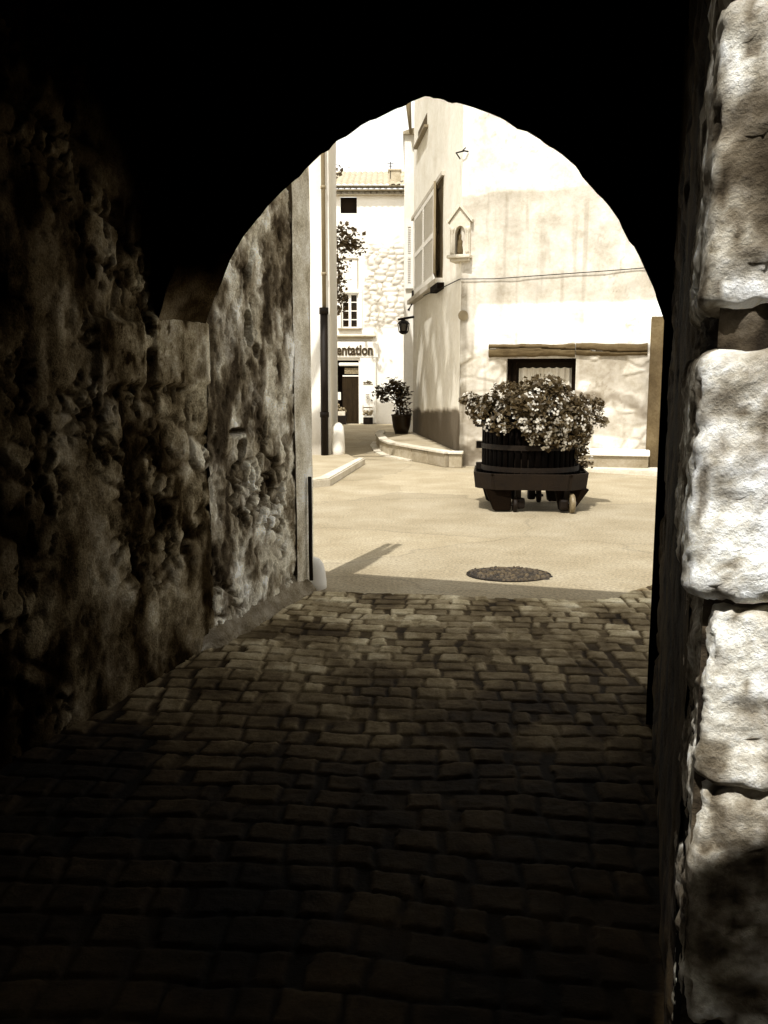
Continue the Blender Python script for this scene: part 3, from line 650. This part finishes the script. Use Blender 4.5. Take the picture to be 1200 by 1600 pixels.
# ------------------------------------------------------------------ neighbour house behind
nh = thing('white_house', 'narrow white house front showing between corner house and shop', 'house', (2, 26, 0))
def sq(U, Z): return (fbm(U * 2, Z * 2, 3, 44) - .5) * .02
wall('front_wall', (.54, 24.0), (1, 0), (0, -1), .60, 0, 8.0, .05, sq, lambda U, Z, H: 1 + .2 * (fbm(U * 2, Z * 2, 3, 4) - .5), M['shop'], nh)
wall('side_wall', (.54, 24.0), (.03, .9995), (-1, 0), 8.2, 0, 8.0, .1, sq, lambda U, Z, H: 1 + 0 * U, M['shop'], nh)
bb = B(); bb.hexa([(.5, 23.9, 8), (4, 23.9, 8), (4, 32, 8), (.75, 32, 8), (.5, 23.9, 8.06), (4, 23.9, 9.2), (4, 32, 9.2), (.75, 32, 8.06)]); bb.out('roof', M['tile'], nh)
shutter('shutter', (.57, 23.95), (1, 0), .22, 4.05, 5.75, nh, M['shutter'])
bb = B(); bb.tube([(.60, 23.7, 9.2), (.64, 23.72, 8.6), (.70, 23.8, 7.95)], .10, 8, .03); bb.out('rain_spout', M['zinc'], nh, True)
# lantern on a wall arm
ln = thing('hanging_lantern', 'black iron lantern hanging from a wall arm beyond the shutters', 'lantern', (.7, 22.6, 3.1))
bb = B(); bb.tube([(.78, 22.6, 3.20), (.35, 22.6, 3.13)], .03, 8); bb.tube([(.74, 22.6, 3.85), (.73, 22.55, 3.55), (.62, 22.55, 3.35)], .035, 8); bb.out('bracket', M['iron'], ln)
bb = B(); bb.lathe((.50, 22.6, 0), [(.05, 2.76), (.11, 2.80), (.12, 2.84)], 6); bb.lathe((.50, 22.6, 0), [(.16, 3.02), (.12, 3.08), (.03, 3.13)], 6)
for k in range(6):
    a = k * math.pi / 3; bb.tube([(.5 + .11 * math.cos(a), 22.6 + .11 * math.sin(a), 2.82), (.5 + .15 * math.cos(a), 22.6 + .15 * math.sin(a), 3.03)], .012, 5)
bb.out('lantern_frame', M['iron'], ln)
bb = B(); bb.lathe((.50, 22.6, 0), [(.09, 2.84), (.125, 3.02)], 6); bb.out('lantern_glass', M['glass'], ln)

# ------------------------------------------------------------------ shop
SY = 33.1
s = thing('shop_building', 'white shop building with tiled roof and a food shop doorway', 'shop', (-1, SY, 0))
DR = (2.4, 4.07, 0.0, 2.38); W1 = (3.40, 4.00, 7.72, 8.29); W2 = (3.40, 4.04, 3.57, 4.85)   # u = x + 5
def shf(U, Z):
    f1, f2, rid = worley(U / .34 + (fbm(U * 2, Z * 2, 2, 3) - .5), Z / .19, 8); e = sst(.03, .3, f2 - f1)
    k = sst(4.22, 4.34, U + (fbm(U * 3, Z * 3, 3, 5) - .5) * .4) * sst(3.55, 3.75, Z) * (1 - sst(6.2, 6.8, Z + (fbm(U * 2, Z * 2, 3, 6) - .5) * 1.2))
    shf.st = (e, rid, k); return k * e * .05 + (fbm(U * 2, Z * 2, 3, 7) - .5) * .02
def sht(U, Z, H):
    e, rid, k = shf.st
    t = 1.0 - .07 * (1 - sst(0, 1.2, Z))
    return t * (1 - k) + k * (.52 + .42 * e * (.5 + rid))
wall('front_wall', (-5, SY), (1, 0), (0, -1), 7.4, 0, 8.5, .05, shf, sht, M['shop'], s, holes=(DR, W1, W2))
bb = B(); bb.poly([(-5, SY, 0), (-5, SY + 8, 0), (-5, SY + 8, 8.5), (-5, SY, 8.5)]); bb.poly([(2.4, SY, 0), (2.4, SY + 8, 0), (2.4, SY + 8, 8.5), (2.4, SY, 8.5)]); bb.poly([(-5, SY + 8, 0), (2.4, SY + 8, 0), (2.4, SY + 8, 8.5), (-5, SY + 8, 8.5)]); bb.out('rear_wall', M['white'], s)
def roof():
    nu, nv = 360, 8; X, A = np.meshgrid(np.linspace(-5.2, 2.6, nu), np.linspace(0, 1, nv))
    Z = 8.62 + A * 1.5 + .055 * np.abs(np.sin(X * math.pi / .22)); Y = SY - .42 + A * 4.6
    npmesh('roof', np.stack([X, Y, Z], -1), grid_idx(nu, nv), M['tile'], s)
roof()
bb = B()
for k in range(int(7.6 / .22)):
    for r_, (yy, zz) in enumerate(((SY - .30, 8.56), (SY - .15, 8.44))):
        x = -5.1 + k * .22 + r_ * .11
        n = 7; ar = [(x + .10 * math.cos(math.pi * i / n), zz + .085 * math.sin(math.pi * i / n) - .03) for i in range(n + 1)]
        for p_, q_ in zip(ar, ar[1:]): bb.poly([(p_[0], yy, p_[1]), (q_[0], yy, q_[1]), (q_[0], yy + .3, q_[1]), (p_[0], yy + .3, p_[1])])
bb.box((-1.3, SY - .05, 8.35), (7.6, .2, .04)); bb.box((-1.3, SY - .12, 8.50), (7.6, .3, .03)); bb.box((-1.3, SY - .2, 8.615), (7.6, .36, .02)); bb.out('tiled_eave', M['tile'], s)
ch = B(); ch.box((.40, SY + .5, 9.05), (.42, .42, .50), 0, .02); ch.box((.40, SY + .5, 9.32), (.5, .5, .06), 0, .01); ch = ch.out('chimney', M['tile'], s)
bb = B(); bb.tube([(.24, SY + .3, 9.0), (.24, SY + .3, 9.60)], .018, 6); bb.tube([(.12, SY + .3, 9.55), (.36, SY + .3, 9.55)], .012, 5); bb.tube([(.16, SY + .3, 9.45), (.32, SY + .3, 9.45)], .012, 5); bb.out('aerial', M['iron'], ch)
def win(u0, u1, z0, z1, cols, rows, frame, pane, fw=.06, surround=None):
    f = B(); x0, x1 = u0 - 5, u1 - 5
    f.box((x0 + fw / 2, SY + .10, (z0 + z1) / 2), (fw, .08, z1 - z0)); f.box((x1 - fw / 2, SY + .10, (z0 + z1) / 2), (fw, .08, z1 - z0))
    f.box(((x0 + x1) / 2, SY + .10, z0 + fw / 2), (x1 - x0 - 2 * fw, .08, fw)); f.box(((x0 + x1) / 2, SY + .10, z1 - fw / 2), (x1 - x0 - 2 * fw, .08, fw))
    for c in range(1, cols): f.box((x0 + (x1 - x0) * c / cols, SY + .10, (z0 + z1) / 2), (.10, .07, z1 - z0 - 2 * fw))
    for r_ in range(1, rows): f.box(((x0 + x1) / 2, SY + .10, z0 + (z1 - z0) * r_ / rows), (x1 - x0 - 2 * fw, .05, .035))
    f = f.out('window', frame, s)
    bb = B(); bb.box(((x0 + x1) / 2, SY + .16, (z0 + z1) / 2), (x1 - x0, .02, z1 - z0)); bb.out('pane', pane, f)
    return f
win(*W1, 1, 1, M['dwood'], M['dark'], .03)
f = win(*W2, 2, 4, M['white2'], M['glass'])
bb = B(); bb.box((-1.28, SY - .03, 3.53), (.86, .14, .06), 0, .01); bb.out('sill', M['zinc'], f)
bb = B()
for x in (-1.68, -.88): bb.box((x, SY - .02, 4.22), (.12, .05, 1.3))
bb.box((-1.28, SY - .02, 4.93), (.92, .06, .12)); bb.out('surround', M['white2'], f)
bb = B(); bb.box((-1.55, SY - .015, 6.10), (1.2, .04, .02)); bb.box((-.98, SY - .015, 5.5), (.02, .04, 1.2)); bb.out('moulding', M['zinc'], s)
bb = B(); bb.box((-1.75, SY - .09, 3.27), (2.9, .18, .05), 0, .01); bb.box((-1.75, SY - .06, 3.21), (2.7, .12, .06)); bb.box((-1.75, SY - .04, 3.10), (2.6, .08, .02)); bb.out('cornice', M['pave'], s)
sg = B(); sg.box((-1.65, SY - .05, 2.78), (2.85, .10, .58), 0, .01); sg = sg.out('sign_board', M['white2'], s)
# painted lettering
def lettering(txt, x0, x1, z0, hgt, y, m, nm, off, parent):
    cu = bpy.data.curves.new('t', 'FONT'); cu.body = txt; cu.size = 1; cu.extrude = .01; cu.offset = off; cu.resolution_u = 3
    to = bpy.data.objects.new('t', cu); col.objects.link(to); bpy.context.view_layer.update()
    me = bpy.data.meshes.new_from_object(to.evaluated_get(bpy.context.evaluated_depsgraph_get())); bpy.data.objects.remove(to)
    c = np.array([v.co[:] for v in me.vertices]); lo, hi = c.min(0), c.max(0)
    for v in me.vertices:
        q = v.co.copy(); v.co = (x0 + (q.x - lo[0]) / (hi[0] - lo[0]) * (x1 - x0), y - q.z, z0 + (q.y - lo[1]) / (hi[1] - lo[1]) * hgt)
    return link(nm, me, m, parent)
lettering('Alimentation', -2.60, -.40, 2.555, .42, SY - .112, M['letter2'], 'lettering', .045, sg)
lettering('Alimentation', -2.57, -.43, 2.57, .40, SY - .126, M['letter'], 'lettering', .022, sg)
# doorway: dim room, rolled blind, fly curtain
d = B()
x0, x1 = -2.6, -.93
d.box(((x0 + x1) / 2, SY + 1.5, 1.2), (x1 - x0, .05, 2.4)); d.box((x0 - .03, SY + .80, 1.2), (.05, 1.4, 2.4)); d.box((x1 + .03, SY + .80, 1.2), (.05, 1.4, 2.4)); d.box(((x0 + x1) / 2, SY + .80, 2.42), (x1 - x0, 1.4, .05)); d.box(((x0 + x1) / 2, SY + .8, .012), (x1 - x0, 1.4, .02))
d = d.out('doorway', M['dark'], s)
B().box((-1.33, SY + .04, 2.235), (.76, .12, .13), 0, .05).out('rolled_blind', M['white2'], d)
B().box((-1.25, SY + .05, 1.80), (.64, .06, .05), 0, .01).out('curtain_rail', M['white2'], d)
bb = B(); bb.box((-1.22, SY + .10, 1.99), (.55, .03, .22)); bb.out('transom_poster', M['fruit'], d)
bb = B()
for k in range(22): bb.tube([(-1.56 + k * .0285, SY + .06 + .012 * math.sin(k * 2.1), 1.79), (-1.56 + k * .0285 + .006 * math.sin(k), SY + .06, .03)], .0135, 5)
bb.out('fly_curtain', M['bead'], d)
pl = B(); pl.box((-.60, SY - .05, 1.25), (.60, .08, 2.46), 0, .01); pl = pl.out('door_pillar', M['white2'], s)
bb = B()
for k in range(13):
    x = -.60 + .19 * math.cos(k * 2.4) * (k / 13); bb.box((x, SY - .10, 1.52 + .10 * (1 - abs(x + .6) / .2) * rr.random()), (.07, .01, .03), M4=Matrix.Rotation(rr.uniform(-.7, .7), 4, 'Y'))
bb.box((-.6, SY - .10, 1.49), (.36, .01, .02)); bb.out('painted_emblem', M['ink'], pl)
bb = B(); bb.box((-.62, SY - .098, 1.03), (.2, .01, .24)); nt_ = bb.out('notice', M['card'], pl)
bb = B(); bb.box((-.62, SY - .105, 1.10), (.14, .008, .02)); bb.box((-.62, SY - .105, 1.02), (.10, .008, .012)); bb.box((-.62, SY - .105, .96), (.08, .008, .01)); bb.out('print', M['ink'], nt_)
# produce stand in the doorway
st = thing('produce_stand', 'dark display stand heaped with pale produce left of the doorway', 'display stand', (-1.75, SY - .6, 0))
B().box((-1.78, SY - .6, .16), (.72, .55, .30), 0, .01).out('base', M['iron'], st)
for i in range(2): B().box((-1.90 + i * .32, SY - .75, .40 + .01 * i), (.27, .28, .15), rr.uniform(-.1, .1), .02).out('tray', M['crate'], st)
bb = B(); B_ = [(-1.9, SY - .5, .5, .22), (-1.72, SY - .48, .55, .17), (-1.82, SY - .42, .68, .14), (-1.58, SY - .5, .46, .14)]
for (x, y, z, r_) in B_:
    for k in range(14): bb.lathe((x + rr.gauss(0, r_ * .5), y + rr.gauss(0, .06), z + rr.gauss(0, r_ * .4)), [(.005, -.05), (.045, -.03), (.055, 0), (.04, .035), (.005, .05)], 8)
bb.out('produce', M['fruit'], st, True)
for i, (x, z) in enumerate(((-1.90, 1.16), (-1.70, 1.05))):
    bb = B(); bb.box((x, SY - .45, z), (.17, .015, .26 + .03 * i), 0, .004); bb.out('price_card', M['card'], st)
    bb = B(); bb.tube([(x, SY - .44, .5), (x, SY - .44, z - .1)], .008, 5); bb.out('card_stem', M['iron'], st)
st2 = thing('produce_rack', 'small black-legged rack with white tray against the shop pillar', 'display rack', (-.6, SY - .35, 0))
bb = B(); bb.box((-.60, SY - .38, .13), (.36, .3, .24), 0, .01); bb.out('base', M['iron'], st2)
B().box((-.60, SY - .38, .29), (.42, .34, .05), 0, .01).out('tray', M['white2'], st2)
bb = B()
for k in range(26): bb.lathe((-.60 + rr.uniform(-.17, .17), SY - .38 + rr.uniform(-.12, .12), .36 + rr.uniform(0, .14)), [(.005, -.05), (.045, -.03), (.055, 0), (.04, .035), (.005, .05)], 8)
bb.out('produce', M['fruit'], st2, True)
B().box((-.62, SY - .2, .62), (.34, .02, .04), 0, .005).out('back_rail', M['zinc'], st2)

# ------------------------------------------------------------------ left street house
lhs = thing('chalk_white_house', 'chalky white house corner with a drainpipe, left of the street', 'house', (-2, 18, 0))
def lw(U, Z): return (fbm(U * 2, Z * 2, 3, 144) - .5) * .02
wall('front_wall', (-4.5, 17.25), (1, 0), (0, -1), 3.44, 0, 10, .05, lw, lambda U, Z, H: (1.05 - .45 * (1 - sst(.1, 1.3, Z + .6 * (fbm(U * 3, Z * 1.5, 3, 4) - .5)))), M['lwhite'], lhs)
wall('side_wall', (-1.06, 17.25), (-.035, .9994), (1, 0), 8, 0, 10, .1, lw, lambda U, Z, H: 1 + 0 * U, M['lwhite'], lhs)
bb = B(); bb.poly([(-4.5, 17.25, 0), (-4.5, 25, 0), (-4.5, 25, 10.0), (-4.5, 17.25, 10.0)]); bb.poly([(-4.5, 25, 0), (-1.34, 25, 0), (-1.34, 25, 10.0), (-4.5, 25, 10.0)]); bb.out('rear_wall', M['white'], lhs)
bb = B(); bb.hexa([(-4.8, 17.0, 10.0), (-.9, 17.0, 10.0), (-.9, 25.2, 10.0), (-4.8, 25.2, 10.0), (-4.8, 17.0, 10.15), (-.9, 17.0, 10.15), (-2.0, 25.2, 11.2), (-4.8, 25.2, 11.2)]); bb.out('roof', M['tile'], lhs)
bb = B(); bb.tube([(-1.16, 17.16, 2.9), (-1.155, 17.16, 9.9)], .04, 10)
for z in (3.6, 5.2, 6.6): bb.lathe((-1.157, 17.16, z), [(.05, -.03), (.05, .03)], 10)
bb.out('drainpipe', M['zinc'], lhs, True)
bb = B(); bb.tube([(-1.175, 17.13, .02), (-1.165, 17.13, 2.95)], .075, 12); bb.lathe((-1.165, 17.13, 2.9), [(.09, -.06), (.09, .06)], 12); bb.lathe((-1.173, 17.13, .9), [(.09, -.05), (.09, .05)], 12); bb.out('cast_pipe', M['iron'], lhs, True)
bb = B(); bb.lathe((-.92, 17.42, 0), [(.13, -.02), (.135, .2), (.125, .45), (.11, .64), (.07, .71), (.02, .74)], 20)
tag(bb.out('bollard', M['white'], None, True), 'thick white stone bollard beside the drainpipe of the street house', 'bollard')
# creeper on the street corner beyond the pipe
rs = np.random.RandomState(5); pts = []
cl = [(-1.45, 5.9, .14, 40), (-1.15, 6.9, .22, 120), (-1.45, 6.95, .25, 130), (-.9, 6.75, .18, 70), (-1.35, 7.35, .16, 50), (-1.55, 5.5, .16, 80), (-1.4, 5.0, .14, 40), (-1.55, 4.6, .16, 50), (-1.6, 10.9, .1, 10), (-1.6, 9.4, .16, 22), (-1.55, 6.2, .18, 60), (-1.6, 5.2, .14, 50)]
for (x, z, r_, n) in cl: pts.append(np.stack([rs.normal(x, r_, n), rs.normal(29.5, .12, n), rs.normal(z * .885, r_ * .8, n)], -1))
cr = thing('climbing_vine', 'sparse leafy creeper trailing down behind the drainpipe', 'vine', (-1.7, 29.5, 0))
leaves('foliage', np.concatenate(pts), .16, M['leaft'], cr, .6, .8, seed=3)
bb = B(); bb.tube([(-1.75, 29.5, 0), (-1.72, 29.55, 2), (-1.6, 29.5, 4), (-1.5, 29.5, 5.4), (-1.3, 29.5, 6.1), (-.9, 29.5, 6.0)], .03, 6, .01); bb.tube([(-1.5, 29.5, 5.4), (-1.65, 29.5, 7.5), (-1.62, 29.5, 9.6)], .015, 5, .006); bb.out('stem', M['bark'], cr)

# ------------------------------------------------------------------ potted shrub
ps = thing('potted_shrub', 'dark leafy shrub leaning out of a black pot by the side wall', 'potted plant', (.42, 21.9, .25))
B().lathe((.44, 21.9, 0), [(.16, .25), (.22, .45), (.25, .70), (.27, .74), (.24, .74), (.22, .68), (.01, .68)], 20).out('pot', M['pot'], ps, True)
bb = B(); bb.tube([(.44, 21.9, .66), (.40, 21.9, .9), (.25, 21.9, 1.15), (.05, 21.9, 1.35)], .03, 6, .012); bb.tube([(.40, 21.9, .9), (.45, 21.9, 1.2), (.38, 21.9, 1.55)], .022, 6, .01); bb.tube([(.3, 21.9, 1.1), (.15, 21.8, 1.1)], .016, 5, .008); bb.out('stem', M['bark'], ps)
rs = np.random.RandomState(9); pts = []
for (x, z, rx, rz, n) in ((.20, 1.36, .22, .12, 260), (.45, 1.30, .18, .15, 240), (-.05, 1.25, .14, .08, 110), (.30, 1.52, .16, .08, 90), (.40, 1.05, .13, .12, 130), (.05, 1.10, .10, .05, 40), (.50, .80, .17, .10, 160), (-.12, 1.38, .08, .06, 30)):
    pts.append(np.stack([rs.normal(x, rx * .6, n), rs.normal(21.9, .16, n), rs.normal(z, rz * .7, n)], -1))
leaves('foliage', np.concatenate(pts), .13, M['leafd'], ps, .5, .42, seed=4)

# ------------------------------------------------------------------ old press on wheels used as planter
cx, cy = 1.79, 10.60
ct = thing('press_cart', 'black slatted wine press tub on a low wheeled iron tray', 'planter cart', (cx, cy, 0))
def octa(hx, hy, ch, rot=R(-7)):
    p = [(hx, hy - ch), (hx - ch, hy), (-hx + ch, hy), (-hx, hy - ch), (-hx, -hy + ch), (-hx + ch, -hy), (hx - ch, -hy), (hx, -hy + ch)]
    return [(cx + x * math.cos(rot) - y * math.sin(rot), cy + x * math.sin(rot) + y * math.cos(rot)) for x, y in p]
bb = B(); o1 = octa(.655, .61, .22); o2 = octa(.675, .63, .22); i2 = octa(.65, .605, .22); i1 = octa(.63, .585, .22)
rings = [[bb.bm.verts.new((x, y, z)) for x, y in o] for o, z in ((o1, .272), (o2, .45), (o2, .462), (i2, .462), (i1, .30))]
for a, c in zip(rings, rings[1:]):
    for k in range(8): bb.bm.faces.new((a[k], a[(k + 1) % 8], c[(k + 1) % 8], c[k]))
bb.bm.faces.new(rings[0][::-1]); bb.bm.faces.new(rings[-1])
bmesh.ops.bevel(bb.bm, geom=[e for e in bb.bm.edges if abs(e.verts[0].co.z - e.verts[1].co.z) > .1], offset=.03, segments=2, affect='EDGES')
bb.out('tray', M['tray'], ct)
def cage():
    V = []; Fq = []; tn = []; n = 46; r0, r1 = .555, .585
    for k in range(n):
        a = 2 * math.pi * (k + .5) / n; hw = math.pi / n * .74; zt = 1.18 + rr.uniform(-.01, .01); t = rr.uniform(.5, 1.8); i = len(V)
        for z in (.30, zt):
            for (r_, s_) in ((r0, -1), (r0, 1), (r1, 1), (r1, -1)): V.append((cx + r_ * math.cos(a + s_ * hw), cy + r_ * math.sin(a + s_ * hw), z)); tn.append(t)
        for f_ in ((0, 1, 5, 4), (1, 2, 6, 5), (2, 3, 7, 6), (3, 0, 4, 7), (4, 5, 6, 7), (3, 2, 1, 0)): Fq.append([i + q for q in f_])
    npmesh('slatted_tub', V, Fq, M['cage'], ct, tn, False)
cage()
B().lathe((cx, cy, 0), [(.53, .28), (.53, 1.10)], 40).out('liner', M['dark'], ct)
for z in (.50, .76, 1.02):
    bb = B(); bb.lathe((cx, cy, z), [(.588, -.03), (.600, -.03), (.600, .03), (.588, .03), (.588, -.03)], 48, cap=False)
    for a in (R(172), R(-8)):
        bb.box((cx + .62 * math.cos(a), cy + .62 * math.sin(a), z), (.07, .09, .085), a, .008)
    bb.out('hoop', M['iron'], ct)
for (x0t, x1t, x0b, x1b, ly, wx, wr) in ((1.19, 1.50, 1.30, 1.50, 10.16, 1.55, .085), (2.02, 2.42, 2.08, 2.24, 10.16, 2.20, .115), (1.24, 1.46, 1.32, 1.46, 11.02, 1.60, .09), (2.06, 2.36, 2.10, 2.24, 11.0, 1.98, .09)):
    bb = B(); bb.hexa([(x0b, ly - .06, .015), (x1b, ly - .06, .015), (x1b, ly + .06, .015), (x0b, ly + .06, .015), (x0t, ly - .08, .275), (x1t, ly - .08, .275), (x1t, ly + .08, .275), (x0t, ly + .08, .275)])
    bmesh.ops.bevel(bb.bm, geom=bb.bm.edges[:], offset=.012, segments=2, affect='EDGES'); bb.out('leg', M['dwood'], ct)
    wy = ly - .13 if ly < 10.6 and wx > 2 else ly - .02
    bb = B(); bb.lathe((wx, wy, wr), [(.03, -.03), (wr - .012, -.026), (wr, -.016), (wr, .016), (wr - .012, .026), (.03, .03)], 26, 'X'); wh = bb.out('wheel', M['steel'] if (wx > 2.1) else M['iron'], ct, True)
    bb = B(); bb.tube([(wx - .10, wy, wr), (wx + .06, wy, wr)], .018, 8); bb.out('axle', M['iron'], wh)
    sx_ = -.09 if wx > cx else .07
    bb = B(); bb.box((wx + sx_, wy + .02, .10), (.10, .10, .13), 0, .03); bb.box((wx + sx_ * .6, wy + .05, .21), (.07, .07, .14), 0, .01); bb.out('wheel_fork', M['iron'], ct)
# flowers
fl = thing('trailing_geraniums', 'bushy pale flowering geraniums spilling over the rim of the press tub', 'flowers', (cx, cy, 1.1))
B().lathe((cx, cy, 0), [(.525, 1.0), (.525, 1.13), (.3, 1.17), (.01, 1.19)], 30).out('soil', M['soil'], fl, True)
rs = np.random.RandomState(21); P_ = []; Q_ = []
def blob(x, y, z, rx, ry, rz, n, nf):
    d = rs.normal(size=(n, 3)); d /= np.linalg.norm(d, axis=1)[:, None]; r_ = rs.uniform(.45, 1.05, (n, 1)) ** .6
    P_.append(np.array([x, y, z]) + d * r_ * np.array([rx, ry, rz]))
    d = rs.normal(size=(nf, 3)); d[:, 1] -= .6; d[:, 2] += .2; d /= np.linalg.norm(d, axis=1)[:, None]
    Q_.append(np.array([x, y, z]) + d * np.array([rx, ry, rz]) * 1.04)
for k in range(30):
    a = rs.uniform(0, 2 * math.pi); r_ = rs.uniform(0, .50)
    blob(cx + r_ * math.cos(a), cy + r_ * math.sin(a), 1.27 + rs.uniform(-.08, .17) - .06 * r_, .17, .17, .11 + rs.uniform(0, .06), 120, 4)
for k in range(26):     # rim
    a = 2 * math.pi * k / 26 + rs.uniform(-.1, .1); dr_ = rs.uniform(.02, .10)
    blob(cx + (.58 + dr_) * math.cos(a), cy + (.58 + dr_) * math.sin(a), 1.15 + rs.uniform(-.10, .10), .13, .13, .15, 75, 3)
for (x, y, z0, z1) in ((1.95, 9.95, 1.1, .84), (2.05, 10.0, 1.1, .92), (1.78, 9.96, 1.05, .88), (2.28, 10.12, 1.1, .84), (1.70, 9.96, 1.08, .90), (1.86, 9.95, 1.08, .80), (2.12, 10.02, 1.08, .80), (2.40, 10.30, 1.15, .55), (2.34, 10.22, 1.1, .62), (2.45, 10.5, 1.1, .75), (1.62, 9.97, 1.1, .98)):
    for t in np.linspace(0, 1, 5): blob(x + rs.normal(0, .02), y + rs.normal(0, .02), z0 + (z1 - z0) * t, .075, .06, .07, 20, 2)
for (x, z, r_) in ((1.08, 1.27, .11), (.98, 1.31, .07), (1.14, 1.18, .10), (1.05, 1.36, .05), (2.52, 1.15, .12), (2.60, 1.05, .09), (2.55, 1.25, .10)): blob(x, 10.45, z, r_, .12, r_ * .8, 60, 4)
blob(1.95, 10.75, 1.52, .28, .2, .10, 160, 4); blob(1.55, 10.75, 1.46, .2, .2, .08, 90, 3)
for k in range(46):     # loose sprigs
    a = rs.uniform(0, 2 * math.pi); r0_ = rs.uniform(.15, .60); ln_ = rs.uniform(.08, .18)
    for t in np.linspace(0, 1, 5): blob(cx + (r0_ + ln_ * t * .7) * math.cos(a), cy + (r0_ + ln_ * t * .7) * math.sin(a), 1.30 + ln_ * t * .7 - .1 * r0_, .035, .035, .035, 5, 0)
LV = np.concatenate(P_); pk = rs.rand(len(LV)) < .13
leaves('foliage', LV[~pk], .062, M['leaf'], fl, .8, .95, seed=8)
leaves('pale_foliage', LV[pk], .058, M['leafp'], fl, .8, .95, seed=9)
Q = np.concatenate(Q_); n = len(Q); V = []; Fq = []
for p_ in Q:
    nrm = Vector((p_[0] - cx, p_[1] - cy, (p_[2] - 1.15) * 1.5)); nrm = (nrm.normalized() + Vector((rs.normal() * .4, rs.normal() * .4 - .25, rs.normal() * .4 + .2))).normalized()
    a = nrm.orthogonal().normalized(); c = nrm.cross(a)
    for hd in range(rs.randint(4, 10)):
        q = Vector(p_) + a * rs.normal() * .022 + c * rs.normal() * .022 + nrm * rs.normal() * .012; r_ = rs.uniform(.010, .019); i = len(V)
        for k in range(5):
            t = 2 * math.pi * k / 5; V.append(q + (a * math.cos(t) + c * math.sin(t)) * r_ + nrm * .004 * (k % 2))
        Fq.append([i, i + 1, i + 2, i + 3, i + 4])
npmesh('blossoms', [tuple(v) for v in V], Fq, M['petal'], fl, None, False)

# ------------------------------------------------------------------ unseen light shapers: tree for wall dapples, added houses and roof behind viewer
tr = thing('dapple_tree', 'tall unseen plane tree with its crown shaped to dapple the side wall', 'tree', (-4.2, 13.6, 0))
bb = B(); bb.tube([(-4.2, 13.6, 0), (-4.2, 13.6, 2), (-4.05, 13.5, 4.5), (-3.6, 13.2, 7.0)], .26, 10, .16)
for e_ in ((-1.0, 12.4, 8.9), (-1.0, 14.2, 9.2), (-1.3, 16.8, 9.2), (-2.0, 11.4, 9.4)): bb.tube([(-3.6, 13.2, 6.9), ((-3.6 + e_[0]) / 2, (13.2 + e_[1]) / 2, 8.7), e_], .12, 7, .03)
bb.out('dapple_tree_trunk', M['bark'], tr, True)
rs = np.random.RandomState(31); pts = []
sv = np.array([SUN.x * math.cos(EL), SUN.y * math.cos(EL), math.sin(EL)])
gaps = [(.4 + 6.0 * ((k * .618) % 1), rs.uniform(.45, 3.15), rs.uniform(.28, .50), rs.uniform(.30, .62)) for k in range(15)]  # crown openings placed to let sun patches onto the side wall
for k in range(2600):
    l, z = rs.uniform(-.2, 6.9), rs.uniform(.0, 3.35)
    if any(((l - g0) / g2) ** 2 + ((z - g1 - (l - g0) * .4) / g3) ** 2 < 1 for g0, g1, g2, g3 in gaps): continue
    q = np.array(LP(l, z)[:]); pts.append(q + sv * rs.uniform(8.7, 9.5))
pts = [np.array(pts)]
leaves('dapple_tree_crown', np.concatenate(pts), .17, M['leaft'], tr, .5, .9, seed=6)
bh = thing('sun_blocker_house', 'unseen house mass added behind the viewpoint to shade the gateway mouth', 'house', (-5, -5, 0))  # added out of view; its corner keeps sun off the passage floor
ex, ey = .46 + SUN.x * 3.6, 1.3 + SUN.y * 3.6
ph = [(ex, ey), (-8.5, -.6), (-10, -9), (ex - 4.4, -9)]
bb = B(); bb.prism(ph, 0, 12); bb.out('wall', M['mass'], bh)  # added unseen sun blocker, body
bb = B(); bb.prism([(x * 1.01, y) for x, y in ph], 12, 12.3); bb.out('roof', M['tile'], bh)  # added unseen sun blocker, top
oh = thing('sky_blocker_house', 'unseen house mass added right of the viewpoint to cut sky light', 'house', (5, -4, 0))  # added out of view to reduce sky light at the gateway
bb = B(); bb.prism([(2.1, .2), (2.4, -9), (8, -9), (8, -.6)], 0, 8); bb.out('wall', M['mass'], oh)  # added unseen sky blocker, body
bb = B(); bb.prism([(2.0, .3), (2.3, -9.1), (8.1, -9.1), (8.1, -.5)], 8, 8.3); bb.out('roof', M['tile'], oh)  # added unseen sky blocker, top
cp = thing('light_slot_roof', 'unseen low roof added over the viewpoint, open at a slot for sun', 'light blocker', (0, -4, 0))  # added out of view; darkens the passage, slot lets sun reach the pier
bb = B()
for x0, x1, y0, y1 in ((-2.6, 2.4, -8.9, -.20), (-2.6, -.28, -.20, 1.0), (.52, 2.4, -.20, .78)): bb.box(((x0 + x1) / 2, (y0 + y1) / 2, 3.1), (x1 - x0, y1 - y0, .2))
bb.out('roof', M['mass'], cp)  # added unseen light blocker overhead
bb = B(); bb.box((-2.3, -1.2, 1.5), (.3, 5.4, 2.98)); bb.out('side_wall', M['mass'], cp)  # added unseen light blocker at the side
bb = B(); bb.box((0, -8.95, 1.5), (5, .2, 3.0)); bb.out('added_end_blocker', M['mass'], cp)
